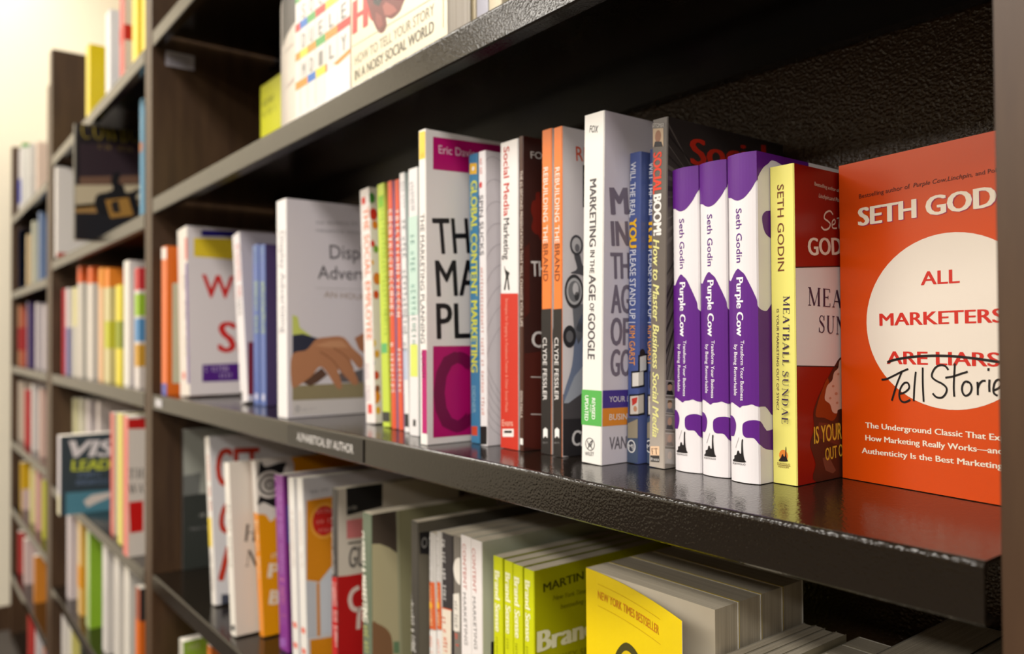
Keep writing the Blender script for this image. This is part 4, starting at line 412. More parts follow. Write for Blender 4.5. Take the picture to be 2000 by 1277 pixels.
('paperback_book','white face-out book covered with lettered tiles under coloured strips','books on the upper shelf of the nearest bookcase',(-0.8211,0.028,0.3233),0.02,0.232,0.1319,-90.0,0.0,(232,228,222),(232,228,222),0,0,0,None,[('P','C',[(0.0,0.1283),(0.0132,0.1283),(0.0132,0.1368),(0.0,0.1368)],(96,170,90),1),('P','C',[(0.012,0.1032),(0.0132,0.1032),(0.0132,0.1283),(0.012,0.1283)],(200,196,190),1),('P','C',[(0.0132,0.1283),(0.0323,0.1283),(0.0323,0.1368),(0.0132,0.1368)],(240,215,70),1),('P','C',[(0.0311,0.1032),(0.0323,0.1032),(0.0323,0.1283),(0.0311,0.1283)],(200,196,190),1),('T','C','S',(0.01893,0.10694),0.0,0.00727,0.01573,(150,146,140),0.02,0,None,2,0),('P','C',[(0.0323,0.1283),(0.0528,0.1283),(0.0528,0.1368),(0.0323,0.1368)],(225,222,215),1),('P','C',[(0.0516,0.1032),(0.0528,0.1032),(0.0528,0.1283),(0.0516,0.1283)],(200,196,190),1),('T','C','O',(0.03846,0.10694),0.0,0.00777,0.01573,(150,146,140),0.02,0,None,2,0),('P','C',[(0.0528,0.1283),(0.0772,0.1283),(0.0772,0.1368),(0.0528,0.1368)],(64,120,200),1),('P','C',[(0.076,0.1032),(0.0772,0.1032),(0.0772,0.1283),(0.076,0.1283)],(200,196,190),1),('T','C','C',(0.0601,0.10694),0.0,0.00927,0.01573,(150,146,140),0.02,0,None,2,0),('P','C',[(0.0772,0.1283),(0.1042,0.1283),(0.1042,0.1368),(0.0772,0.1368)],(96,170,90),1),('P','C',[(0.103,0.1032),(0.1042,0.1032),(0.1042,0.1283),(0.103,0.1283)],(200,196,190),1),('T','C','I',(0.0853,0.10694),0.0,0.01028,0.01573,(150,146,140),0.02,0,None,2,0),('P','C',[(0.1042,0.1283),(0.1319,0.1283),(0.1319,0.1368),(0.1042,0.1368)],(240,215,70),1),('P','C',[(0.1307,0.1032),(0.1319,0.1032),(0.1319,0.1283),(0.1307,0.1283)],(200,196,190),1),('T','C','A',(0.11254,0.10694),0.0,0.01053,0.01573,(150,146,140),0.02,0,None,2,0),('P','C',[(0.0,0.0969),(0.0132,0.0969),(0.0132,0.1054),(0.0,0.1054)],(214,66,56),1),('P','C',[(0.012,0.0717),(0.0132,0.0717),(0.0132,0.0969),(0.012,0.0969)],(200,196,190),1),('P','C',[(0.0132,0.0969),(0.0323,0.0969),(0.0323,0.1054),(0.0132,0.1054)],(64,120,200),1),('P','C',[(0.0311,0.0717),(0.0323,0.0717),(0.0323,0.0969),(0.0311,0.0969)],(200,196,190),1),('T','C','D',(0.01893,0.07549),0.0,0.00727,0.01573,(150,146,140),0.02,0,None,2,0),('P','C',[(0.0323,0.0969),(0.0528,0.0969),(0.0528,0.1054),(0.0323,0.1054)],(96,170,90),1),('P','C',[(0.0516,0.0717),(0.0528,0.0717),(0.0528,0.0969),(0.0516,0.0969)],(200,196,190),1),('T','C','U',(0.03846,0.07549),0.0,0.00777,0.01573,(150,146,140),0.02,0,None,2,0),('P','C',[(0.0528,0.0969),(0.0772,0.0969),(0.0772,0.1054),(0.0528,0.1054)],(214,66,56),1),('P','C',[(0.076,0.0717),(0.0772,0.0717),(0.0772,0.0969),(0.076,0.0969)],(200,196,190),1),('T','C','E',(0.0601,0.07549),0.0,0.00927,0.01573,(150,146,140),0.02,0,None,2,0),('P','C',[(0.0772,0.0969),(0.1042,0.0969),(0.1042,0.1054),(0.0772,0.1054)],(240,215,70),1),('P','C',[(0.103,0.0717),(0.1042,0.0717),(0.1042,0.0969),(0.103,0.0969)],(200,196,190),1),('T','C','L',(0.0853,0.07549),0.0,0.01028,0.01573,(150,146,140),0.02,0,None,2,0),('P','C',[(0.1042,0.0969),(0.1319,0.0969),(0.1319,0.1054),(0.1042,0.1054)],(240,150,60),1),('P','C',[(0.1307,0.0717),(0.1319,0.0717),(0.1319,0.0969),(0.1307,0.0969)],(200,196,190),1),('T','C','E',(0.11254,0.07549),0.0,0.01053,0.01573,(150,146,140),0.02,0,None,2,0),('P','C',[(0.0,0.0654),(0.0132,0.0654),(0.0132,0.0739),(0.0,0.0739)],(240,150,60),1),('P','C',[(0.012,0.0403),(0.0132,0.0403),(0.0132,0.0654),(0.012,0.0654)],(200,196,190),1),('P','C',[(0.0132,0.0654),(0.0323,0.0654),(0.0323,0.0739),(0.0132,0.0739)],(240,215,70),1),('P','C',[(0.0311,0.0403),(0.0323,0.0403),(0.0323,0.0654),(0.0311,0.0654)],(200,196,190),1),('T','C','M',(0.01893,0.04403),0.0,0.00727,0.01573,(150,146,140),0.02,0,None,2,0),('P','C',[(0.0323,0.0654),(0.0528,0.0654),(0.0528,0.0739),(0.0323,0.0739)],(240,150,60),1),('P','C',[(0.0516,0.0403),(0.0528,0.0403),(0.0528,0.0654),(0.0516,0.0654)],(200,196,190),1),('T','C','D',(0.03846,0.04403),0.0,0.00777,0.01573,(150,146,140),0.02,0,None,2,0),('P','C',[(0.0528,0.0654),(0.0772,0.0654),(0.0772,0.0739),(0.0528,0.0739)],(96,170,90),1),('P','C',[(0.076,0.0403),(0.0772,0.0403),(0.0772,0.0654),(0.076,0.0654)],(200,196,190),1),('T','C','I',(0.0601,0.04403),0.0,0.00927,0.01573,(150,146,140),0.02,0,None,2,0),('P','C',[(0.0772,0.0654),(0.1042,0.0654),(0.1042,0.0739),(0.0772,0.0739)],(240,150,60),1),('P','C',[(0.103,0.0403),(0.1042,0.0403),(0.1042,0.0654),(0.103,0.0654)],(200,196,190),1),('T','C','L',(0.0853,0.04403),0.0,0.01028,0.01573,(150,146,140),0.02,0,None,2,0),('P','C',[(0.1042,0.0654),(0.1319,0.0654),(0.1319,0.0739),(0.1042,0.0739)],(214,66,56),1),('P','C',[(0.1307,0.0403),(0.1319,0.0403),(0.1319,0.0654),(0.1307,0.0654)],(200,196,190),1),('T','C','Y',(0.11254,0.04403),0.0,0.01053,0.01573,(150,146,140),0.02,0,None,2,0),('P','C',[(0.0,0.034),(0.0132,0.034),(0.0132,0.0425),(0.0,0.0425)],(240,150,60),1),('P','C',[(0.012,0.0088),(0.0132,0.0088),(0.0132,0.034),(0.012,0.034)],(200,196,190),1),('P','C',[(0.0132,0.034),(0.0323,0.034),(0.0323,0.0425),(0.0132,0.0425)],(240,150,60),1),('P','C',[(0.0311,0.0088),(0.0323,0.0088),(0.0323,0.034),(0.0311,0.034)],(200,196,190),1),('P','C',[(0.0323,0.034),(0.0528,0.034),(0.0528,0.0425),(0.0323,0.0425)],(64,120,200),1),('P','C',[(0.0516,0.0088),(0.0528,0.0088),(0.0528,0.034),(0.0516,0.034)],(200,196,190),1),('P','C',[(0.0528,0.034),(0.0772,0.034),(0.0772,0.0425),(0.0528,0.0425)],(240,215,70),1),('P','C',[(0.076,0.0088),(0.0772,0.0088),(0.0772,0.034),(0.076,0.034)],(200,196,190),1),('P','C',[(0.0772,0.034),(0.0802,0.034),(0.0802,0.0416),(0.0772,0.0416)],(190,60,60),1),('P','C',[(0.1042,0.034),(0.1319,0.038),(0.1319,0.0425),(0.0942,0.0374)],(240,150,60),1),('P','C',[(0.0772,0.002),(0.1306,0.002),(0.1306,0.033),(0.0772,0.033)],(244,242,240),2)]),
('paperback_book','cream face-out book with red capital and boxing gloves,right on the shelf edge','books on the upper shelf of the nearest bookcase',(-0.6837,0.028,0.3233),0.022,0.235,0.1658,-90.0,0.0,(240,230,200),(240,230,200),0,0,0,None,[('T','C','H',(0.00574,0.05153),-1.3,0.02551,0.0329,(214,64,56),0.07,0,'HOOK',1,0),('P','C',[(0.0348,0.0808),(0.039,0.0608),(0.0453,0.0496),(0.0536,0.0393),(0.0619,0.0358),(0.0691,0.04),(0.0681,0.0473),(0.0781,0.0431),(0.0898,0.0441),(0.0956,0.048),(0.0976,0.0589)],(120,52,42),2),('P','C',[(0.0434,0.0778),(0.0454,0.0669),(0.0559,0.0613),(0.0663,0.0698)],(54,50,44),3),('P','C',[(0.0621,0.0592),(0.0682,0.0611),(0.0821,0.0525),(0.0879,0.0467),(0.0761,0.0466),(0.0661,0.0499)],(168,92,78),3),('P','C',[(0.0496,0.0583),(0.06,0.0509),(0.062,0.0423),(0.0557,0.0412),(0.0495,0.0492)],(150,78,66),3),('T','C','HOW TO TELL YOUR STORY',(0.00782,0.0212),1.3,0.13902,0.00952,(150,142,118),0.01,0,None,1,0),('T','C','IN A NOISY SOCIAL WORLD',(0.00771,0.00692),1.4,0.1385,0.01004,(96,90,76),0.03,0,None,1,0),('L','C',[(0.0029,0.0407),(0.1572,0.038)],0.0008,(196,184,150),2),('L','C',[(0.1601,0.037),(0.1599,0.0095)],0.0012,(200,186,150),2)]),
('paperback_book','pale lilac book on the upper shelf right of the cream face-out book','books on the upper shelf of the nearest bookcase',(-0.5515,0.031,0.3233),0.0183,0.21,0.155,0.0,0.0,(215,208,200),(205,198,208),0,0,0,None,[]),
('paperback_book','cream book between two pale bluish ones on the upper shelf','books on the upper shelf of the nearest bookcase',(-0.529,0.031,0.3233),0.0131,0.21,0.155,0.0,0.0,(220,205,175),(226,212,180),0,0,0,None,[]),
('paperback_book','pale bluish book right of a cream one on the upper shelf','books on the upper shelf of the nearest bookcase',(-0.5137,0.031,0.3233),0.0145,0.21,0.155,0.0,0.0,(210,210,218),(208,208,222),0,0,0,None,[]),
('paperback_book','cream book last in sight on the upper shelf','books on the upper shelf of the nearest bookcase',(-0.4971,0.031,0.3233),0.0163,0.21,0.155,0.0,0.0,(224,212,186),(226,214,186),0,0,0,None,[]),
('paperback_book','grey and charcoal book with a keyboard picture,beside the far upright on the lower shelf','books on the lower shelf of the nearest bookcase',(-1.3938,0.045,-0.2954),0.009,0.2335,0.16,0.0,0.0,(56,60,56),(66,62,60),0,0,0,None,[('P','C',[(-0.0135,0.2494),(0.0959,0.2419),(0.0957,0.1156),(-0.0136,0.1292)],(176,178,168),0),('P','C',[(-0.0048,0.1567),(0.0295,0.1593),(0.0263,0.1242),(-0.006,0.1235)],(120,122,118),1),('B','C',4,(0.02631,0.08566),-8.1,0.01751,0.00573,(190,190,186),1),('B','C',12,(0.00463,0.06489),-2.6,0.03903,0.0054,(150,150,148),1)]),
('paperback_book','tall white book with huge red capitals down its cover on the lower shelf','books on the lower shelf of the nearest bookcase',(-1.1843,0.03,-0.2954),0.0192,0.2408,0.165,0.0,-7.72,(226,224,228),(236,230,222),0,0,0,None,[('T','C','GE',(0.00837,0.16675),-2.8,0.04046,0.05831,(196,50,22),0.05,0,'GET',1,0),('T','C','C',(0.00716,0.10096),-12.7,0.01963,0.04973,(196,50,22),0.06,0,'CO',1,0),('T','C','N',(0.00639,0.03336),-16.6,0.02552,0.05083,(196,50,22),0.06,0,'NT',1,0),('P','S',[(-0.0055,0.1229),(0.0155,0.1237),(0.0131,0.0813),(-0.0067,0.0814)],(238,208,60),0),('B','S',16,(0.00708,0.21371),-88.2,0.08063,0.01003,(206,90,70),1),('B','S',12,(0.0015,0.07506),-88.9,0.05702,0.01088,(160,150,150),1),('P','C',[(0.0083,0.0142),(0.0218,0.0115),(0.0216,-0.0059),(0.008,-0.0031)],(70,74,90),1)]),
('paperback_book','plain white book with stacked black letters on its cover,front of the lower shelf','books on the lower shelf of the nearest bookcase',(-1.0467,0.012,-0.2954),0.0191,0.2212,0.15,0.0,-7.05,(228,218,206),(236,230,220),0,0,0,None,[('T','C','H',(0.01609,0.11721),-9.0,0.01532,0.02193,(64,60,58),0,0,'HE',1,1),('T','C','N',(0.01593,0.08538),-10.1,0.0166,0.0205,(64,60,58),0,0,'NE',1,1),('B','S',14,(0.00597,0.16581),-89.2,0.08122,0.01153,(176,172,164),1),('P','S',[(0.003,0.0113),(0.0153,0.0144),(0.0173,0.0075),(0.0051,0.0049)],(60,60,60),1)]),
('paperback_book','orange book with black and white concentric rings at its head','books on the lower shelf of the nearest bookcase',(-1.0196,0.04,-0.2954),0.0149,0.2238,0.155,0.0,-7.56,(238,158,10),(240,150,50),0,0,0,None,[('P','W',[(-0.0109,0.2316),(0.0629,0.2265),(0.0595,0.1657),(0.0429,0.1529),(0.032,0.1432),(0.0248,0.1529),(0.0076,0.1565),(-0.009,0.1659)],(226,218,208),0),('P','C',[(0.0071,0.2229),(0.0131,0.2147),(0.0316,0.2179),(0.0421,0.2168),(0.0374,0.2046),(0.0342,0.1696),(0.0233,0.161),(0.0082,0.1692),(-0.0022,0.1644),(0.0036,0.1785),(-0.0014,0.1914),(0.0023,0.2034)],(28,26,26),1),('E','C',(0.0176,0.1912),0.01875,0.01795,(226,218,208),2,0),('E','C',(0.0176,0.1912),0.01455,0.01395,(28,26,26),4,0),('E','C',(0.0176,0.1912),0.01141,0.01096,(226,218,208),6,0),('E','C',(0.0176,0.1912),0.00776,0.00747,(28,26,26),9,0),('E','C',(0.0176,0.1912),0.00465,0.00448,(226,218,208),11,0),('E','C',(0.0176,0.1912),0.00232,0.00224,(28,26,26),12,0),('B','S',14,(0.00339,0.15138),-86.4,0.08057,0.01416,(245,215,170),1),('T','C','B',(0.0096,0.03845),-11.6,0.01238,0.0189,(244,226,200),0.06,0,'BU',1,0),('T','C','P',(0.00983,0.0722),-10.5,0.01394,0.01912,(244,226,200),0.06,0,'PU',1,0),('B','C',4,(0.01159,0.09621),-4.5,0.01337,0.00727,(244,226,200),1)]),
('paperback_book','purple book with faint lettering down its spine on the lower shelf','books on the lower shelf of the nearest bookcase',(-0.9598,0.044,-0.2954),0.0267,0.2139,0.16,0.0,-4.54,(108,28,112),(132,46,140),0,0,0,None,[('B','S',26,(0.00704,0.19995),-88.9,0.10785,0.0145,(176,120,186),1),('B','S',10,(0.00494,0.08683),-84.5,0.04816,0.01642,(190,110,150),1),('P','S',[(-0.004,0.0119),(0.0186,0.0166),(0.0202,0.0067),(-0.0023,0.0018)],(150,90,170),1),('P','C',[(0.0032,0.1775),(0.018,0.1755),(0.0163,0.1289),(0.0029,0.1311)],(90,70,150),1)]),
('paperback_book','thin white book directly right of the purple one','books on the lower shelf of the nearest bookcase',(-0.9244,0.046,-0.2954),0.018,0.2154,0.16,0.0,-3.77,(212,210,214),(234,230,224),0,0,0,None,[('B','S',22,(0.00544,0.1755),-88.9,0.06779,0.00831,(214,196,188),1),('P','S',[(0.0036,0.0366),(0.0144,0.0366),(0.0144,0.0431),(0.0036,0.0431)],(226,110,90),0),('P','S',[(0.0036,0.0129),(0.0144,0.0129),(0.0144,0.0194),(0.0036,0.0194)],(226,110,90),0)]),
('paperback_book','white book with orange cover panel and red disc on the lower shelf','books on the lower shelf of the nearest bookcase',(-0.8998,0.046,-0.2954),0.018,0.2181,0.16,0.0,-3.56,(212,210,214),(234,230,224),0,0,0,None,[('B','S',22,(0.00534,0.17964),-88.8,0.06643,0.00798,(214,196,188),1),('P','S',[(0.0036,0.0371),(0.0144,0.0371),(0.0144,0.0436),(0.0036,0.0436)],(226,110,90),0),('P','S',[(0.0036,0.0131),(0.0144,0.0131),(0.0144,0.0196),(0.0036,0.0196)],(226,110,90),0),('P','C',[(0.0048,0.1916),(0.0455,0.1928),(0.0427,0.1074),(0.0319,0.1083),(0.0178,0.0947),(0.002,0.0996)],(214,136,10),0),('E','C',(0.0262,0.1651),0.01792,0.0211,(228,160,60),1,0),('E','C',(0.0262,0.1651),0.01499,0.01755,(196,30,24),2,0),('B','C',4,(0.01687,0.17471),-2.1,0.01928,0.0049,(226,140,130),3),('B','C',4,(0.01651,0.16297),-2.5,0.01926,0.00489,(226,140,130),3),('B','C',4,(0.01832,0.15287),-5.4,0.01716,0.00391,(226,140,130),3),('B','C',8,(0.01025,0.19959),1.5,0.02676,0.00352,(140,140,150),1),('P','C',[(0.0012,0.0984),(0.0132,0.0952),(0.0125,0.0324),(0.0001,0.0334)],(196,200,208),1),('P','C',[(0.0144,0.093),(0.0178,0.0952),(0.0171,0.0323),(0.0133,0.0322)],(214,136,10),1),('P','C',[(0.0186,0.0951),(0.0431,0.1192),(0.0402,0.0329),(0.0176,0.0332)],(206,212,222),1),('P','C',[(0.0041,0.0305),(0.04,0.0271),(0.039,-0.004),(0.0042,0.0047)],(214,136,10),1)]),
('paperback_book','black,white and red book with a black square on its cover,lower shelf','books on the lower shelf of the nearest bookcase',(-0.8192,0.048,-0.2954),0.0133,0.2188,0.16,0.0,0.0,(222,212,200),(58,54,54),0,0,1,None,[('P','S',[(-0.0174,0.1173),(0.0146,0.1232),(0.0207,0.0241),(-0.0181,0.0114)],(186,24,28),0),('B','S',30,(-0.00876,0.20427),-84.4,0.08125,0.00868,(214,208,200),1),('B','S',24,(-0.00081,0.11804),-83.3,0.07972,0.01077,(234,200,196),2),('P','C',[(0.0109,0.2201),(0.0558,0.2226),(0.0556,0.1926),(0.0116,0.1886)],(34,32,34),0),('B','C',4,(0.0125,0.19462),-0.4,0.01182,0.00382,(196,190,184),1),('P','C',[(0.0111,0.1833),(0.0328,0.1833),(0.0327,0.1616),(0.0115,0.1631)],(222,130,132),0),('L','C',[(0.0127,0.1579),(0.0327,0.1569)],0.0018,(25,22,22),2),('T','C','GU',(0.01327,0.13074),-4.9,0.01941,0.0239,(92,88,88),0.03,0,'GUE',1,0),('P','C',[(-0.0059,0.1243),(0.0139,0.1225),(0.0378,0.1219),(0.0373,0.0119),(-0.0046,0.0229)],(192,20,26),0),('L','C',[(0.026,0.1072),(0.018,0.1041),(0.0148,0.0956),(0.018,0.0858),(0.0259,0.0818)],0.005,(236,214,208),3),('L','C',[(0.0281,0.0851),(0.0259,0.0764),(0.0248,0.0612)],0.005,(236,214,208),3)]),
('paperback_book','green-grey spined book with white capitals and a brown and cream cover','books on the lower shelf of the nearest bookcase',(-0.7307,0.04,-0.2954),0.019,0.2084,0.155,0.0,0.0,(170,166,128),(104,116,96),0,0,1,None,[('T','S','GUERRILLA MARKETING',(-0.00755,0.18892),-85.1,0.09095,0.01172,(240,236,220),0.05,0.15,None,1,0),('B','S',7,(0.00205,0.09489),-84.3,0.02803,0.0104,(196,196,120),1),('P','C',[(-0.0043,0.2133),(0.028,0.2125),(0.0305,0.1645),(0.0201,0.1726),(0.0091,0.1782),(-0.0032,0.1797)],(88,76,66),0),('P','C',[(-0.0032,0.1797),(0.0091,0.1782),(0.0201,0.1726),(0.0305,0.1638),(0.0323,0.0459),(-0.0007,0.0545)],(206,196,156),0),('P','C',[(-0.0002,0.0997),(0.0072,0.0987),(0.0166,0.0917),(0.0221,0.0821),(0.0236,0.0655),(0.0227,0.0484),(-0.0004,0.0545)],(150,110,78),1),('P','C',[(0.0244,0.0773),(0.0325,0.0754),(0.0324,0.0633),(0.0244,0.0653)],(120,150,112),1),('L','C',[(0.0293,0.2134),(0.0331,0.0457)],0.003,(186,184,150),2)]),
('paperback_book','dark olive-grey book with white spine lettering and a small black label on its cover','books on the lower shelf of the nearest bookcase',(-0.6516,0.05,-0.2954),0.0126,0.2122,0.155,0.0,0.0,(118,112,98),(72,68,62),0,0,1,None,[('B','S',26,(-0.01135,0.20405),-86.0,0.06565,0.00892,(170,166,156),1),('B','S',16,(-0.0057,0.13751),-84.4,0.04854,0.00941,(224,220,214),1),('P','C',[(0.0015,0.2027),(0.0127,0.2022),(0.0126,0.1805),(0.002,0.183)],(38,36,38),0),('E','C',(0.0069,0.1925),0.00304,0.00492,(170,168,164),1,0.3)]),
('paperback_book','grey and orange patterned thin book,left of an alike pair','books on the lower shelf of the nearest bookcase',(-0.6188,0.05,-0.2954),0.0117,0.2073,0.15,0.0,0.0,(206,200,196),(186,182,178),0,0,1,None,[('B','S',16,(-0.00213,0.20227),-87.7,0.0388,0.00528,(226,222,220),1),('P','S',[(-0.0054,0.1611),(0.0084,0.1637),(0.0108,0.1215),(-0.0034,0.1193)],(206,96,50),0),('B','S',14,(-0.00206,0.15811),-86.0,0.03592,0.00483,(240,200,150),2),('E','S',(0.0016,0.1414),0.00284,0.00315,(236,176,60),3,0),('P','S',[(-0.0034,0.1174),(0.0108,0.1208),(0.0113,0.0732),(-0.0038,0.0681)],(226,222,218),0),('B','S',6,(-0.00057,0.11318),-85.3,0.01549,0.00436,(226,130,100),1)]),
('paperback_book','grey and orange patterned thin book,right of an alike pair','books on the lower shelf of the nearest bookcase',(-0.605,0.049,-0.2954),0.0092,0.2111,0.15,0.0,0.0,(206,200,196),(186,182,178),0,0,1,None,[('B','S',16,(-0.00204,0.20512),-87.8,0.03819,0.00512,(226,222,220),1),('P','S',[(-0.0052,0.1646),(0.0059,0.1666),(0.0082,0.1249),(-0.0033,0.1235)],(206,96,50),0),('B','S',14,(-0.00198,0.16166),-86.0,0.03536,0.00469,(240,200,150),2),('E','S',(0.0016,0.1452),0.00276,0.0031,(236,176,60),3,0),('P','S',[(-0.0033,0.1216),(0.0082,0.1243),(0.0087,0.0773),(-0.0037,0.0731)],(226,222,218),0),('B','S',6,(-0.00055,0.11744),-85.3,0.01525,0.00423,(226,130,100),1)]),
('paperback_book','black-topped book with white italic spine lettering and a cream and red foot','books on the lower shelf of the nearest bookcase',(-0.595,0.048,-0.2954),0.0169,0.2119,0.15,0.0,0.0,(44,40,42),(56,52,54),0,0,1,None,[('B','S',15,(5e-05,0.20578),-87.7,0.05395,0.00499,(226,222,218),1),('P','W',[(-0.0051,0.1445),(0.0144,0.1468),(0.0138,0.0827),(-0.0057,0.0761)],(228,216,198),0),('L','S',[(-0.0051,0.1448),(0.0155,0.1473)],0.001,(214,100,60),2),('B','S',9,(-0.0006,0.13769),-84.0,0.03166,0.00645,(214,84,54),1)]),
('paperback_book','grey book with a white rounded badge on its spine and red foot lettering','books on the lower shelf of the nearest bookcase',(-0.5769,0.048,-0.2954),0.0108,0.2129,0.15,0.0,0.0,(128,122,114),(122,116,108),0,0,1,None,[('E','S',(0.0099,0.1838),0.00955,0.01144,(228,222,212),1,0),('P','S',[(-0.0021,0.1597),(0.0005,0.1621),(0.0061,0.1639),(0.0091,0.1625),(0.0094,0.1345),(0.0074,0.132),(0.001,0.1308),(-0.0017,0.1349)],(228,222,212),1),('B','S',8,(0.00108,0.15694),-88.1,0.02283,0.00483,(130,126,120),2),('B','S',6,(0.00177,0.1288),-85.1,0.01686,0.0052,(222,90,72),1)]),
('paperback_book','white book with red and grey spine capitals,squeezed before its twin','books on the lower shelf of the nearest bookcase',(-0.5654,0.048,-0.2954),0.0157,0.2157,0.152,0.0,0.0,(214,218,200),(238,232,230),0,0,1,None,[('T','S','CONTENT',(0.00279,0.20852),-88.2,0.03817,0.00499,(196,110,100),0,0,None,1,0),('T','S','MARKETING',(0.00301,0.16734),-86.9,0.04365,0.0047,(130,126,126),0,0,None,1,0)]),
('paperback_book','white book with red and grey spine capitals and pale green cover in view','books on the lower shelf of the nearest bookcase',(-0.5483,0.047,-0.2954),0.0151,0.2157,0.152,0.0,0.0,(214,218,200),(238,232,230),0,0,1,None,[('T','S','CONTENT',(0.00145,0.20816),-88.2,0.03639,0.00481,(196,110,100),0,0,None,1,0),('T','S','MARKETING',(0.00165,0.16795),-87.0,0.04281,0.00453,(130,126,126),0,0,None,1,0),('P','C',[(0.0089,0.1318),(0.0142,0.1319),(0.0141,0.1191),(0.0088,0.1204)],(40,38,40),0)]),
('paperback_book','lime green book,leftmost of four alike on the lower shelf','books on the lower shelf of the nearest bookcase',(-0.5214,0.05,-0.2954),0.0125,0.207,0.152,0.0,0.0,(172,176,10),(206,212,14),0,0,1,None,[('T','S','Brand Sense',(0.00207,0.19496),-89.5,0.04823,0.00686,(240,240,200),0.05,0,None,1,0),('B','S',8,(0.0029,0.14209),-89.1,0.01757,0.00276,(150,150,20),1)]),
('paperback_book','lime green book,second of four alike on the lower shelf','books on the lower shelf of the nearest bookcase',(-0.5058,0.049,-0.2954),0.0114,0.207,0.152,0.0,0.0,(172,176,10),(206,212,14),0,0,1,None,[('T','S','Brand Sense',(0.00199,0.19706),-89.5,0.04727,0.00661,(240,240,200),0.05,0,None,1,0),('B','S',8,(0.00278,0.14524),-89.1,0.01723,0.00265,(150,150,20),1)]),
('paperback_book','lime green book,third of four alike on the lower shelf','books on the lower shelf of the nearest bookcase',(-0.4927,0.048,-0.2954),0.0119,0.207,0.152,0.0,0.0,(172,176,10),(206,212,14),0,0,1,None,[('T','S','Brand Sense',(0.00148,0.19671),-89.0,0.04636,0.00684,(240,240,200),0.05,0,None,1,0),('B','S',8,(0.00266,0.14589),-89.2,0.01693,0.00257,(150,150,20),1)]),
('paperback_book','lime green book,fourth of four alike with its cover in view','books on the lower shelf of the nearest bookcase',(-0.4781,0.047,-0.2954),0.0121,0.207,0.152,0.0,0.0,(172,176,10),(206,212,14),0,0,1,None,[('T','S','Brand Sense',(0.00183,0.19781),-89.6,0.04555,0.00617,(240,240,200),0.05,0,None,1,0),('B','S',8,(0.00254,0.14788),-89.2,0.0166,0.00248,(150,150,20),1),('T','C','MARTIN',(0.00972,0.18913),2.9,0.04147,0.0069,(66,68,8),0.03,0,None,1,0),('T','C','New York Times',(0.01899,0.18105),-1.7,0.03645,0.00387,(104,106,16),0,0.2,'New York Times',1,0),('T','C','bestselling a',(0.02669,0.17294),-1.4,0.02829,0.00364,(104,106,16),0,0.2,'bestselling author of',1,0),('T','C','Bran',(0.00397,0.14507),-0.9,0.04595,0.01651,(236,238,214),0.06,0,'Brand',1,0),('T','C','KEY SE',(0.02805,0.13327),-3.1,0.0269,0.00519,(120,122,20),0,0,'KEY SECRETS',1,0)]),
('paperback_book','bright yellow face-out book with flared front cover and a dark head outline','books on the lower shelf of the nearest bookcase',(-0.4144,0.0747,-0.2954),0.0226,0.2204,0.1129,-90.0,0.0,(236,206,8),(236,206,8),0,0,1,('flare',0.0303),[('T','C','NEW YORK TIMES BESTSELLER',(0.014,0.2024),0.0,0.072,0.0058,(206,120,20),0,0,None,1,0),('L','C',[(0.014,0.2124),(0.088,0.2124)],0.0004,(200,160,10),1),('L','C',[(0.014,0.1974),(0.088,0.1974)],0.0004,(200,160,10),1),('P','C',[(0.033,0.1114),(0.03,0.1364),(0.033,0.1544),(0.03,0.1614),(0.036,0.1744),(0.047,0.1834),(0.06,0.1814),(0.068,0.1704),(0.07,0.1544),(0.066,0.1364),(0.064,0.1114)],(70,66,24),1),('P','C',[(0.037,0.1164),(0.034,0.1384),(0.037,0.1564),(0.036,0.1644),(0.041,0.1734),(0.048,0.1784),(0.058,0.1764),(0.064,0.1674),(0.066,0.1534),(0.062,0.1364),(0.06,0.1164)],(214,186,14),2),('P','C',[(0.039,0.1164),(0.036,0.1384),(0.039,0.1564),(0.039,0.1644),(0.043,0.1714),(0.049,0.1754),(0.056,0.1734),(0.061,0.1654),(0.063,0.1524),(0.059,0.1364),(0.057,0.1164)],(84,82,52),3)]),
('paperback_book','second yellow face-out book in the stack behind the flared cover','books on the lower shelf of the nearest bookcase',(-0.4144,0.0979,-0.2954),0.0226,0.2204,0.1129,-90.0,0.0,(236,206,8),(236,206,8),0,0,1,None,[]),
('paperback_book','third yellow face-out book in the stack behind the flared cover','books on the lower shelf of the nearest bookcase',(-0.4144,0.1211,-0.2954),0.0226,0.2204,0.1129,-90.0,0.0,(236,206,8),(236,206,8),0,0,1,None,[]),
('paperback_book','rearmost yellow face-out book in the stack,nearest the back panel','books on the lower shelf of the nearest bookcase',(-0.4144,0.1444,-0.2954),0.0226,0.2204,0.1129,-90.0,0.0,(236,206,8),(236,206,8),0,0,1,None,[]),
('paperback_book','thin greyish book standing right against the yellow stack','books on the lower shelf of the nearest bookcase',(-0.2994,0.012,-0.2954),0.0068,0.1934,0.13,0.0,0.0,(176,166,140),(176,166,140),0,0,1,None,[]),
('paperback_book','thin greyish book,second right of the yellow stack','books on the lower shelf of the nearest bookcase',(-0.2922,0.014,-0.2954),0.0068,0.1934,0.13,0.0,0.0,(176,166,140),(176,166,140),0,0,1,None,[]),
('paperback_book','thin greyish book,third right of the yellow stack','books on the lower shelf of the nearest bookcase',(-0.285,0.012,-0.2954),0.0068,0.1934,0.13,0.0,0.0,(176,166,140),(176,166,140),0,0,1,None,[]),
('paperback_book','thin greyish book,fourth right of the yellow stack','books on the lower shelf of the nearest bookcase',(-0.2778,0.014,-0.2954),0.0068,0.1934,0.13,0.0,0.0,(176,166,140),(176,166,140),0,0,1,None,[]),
('paperback_book','small cream-edged face-out book,front one of a low row at the right','books on the lower shelf of the nearest bookcase',(-0.2696,0.0749,-0.2954),0.0199,0.1894,0.036,-90.0,0.0,(206,194,158),(206,194,158),0,0,1,None,[]),
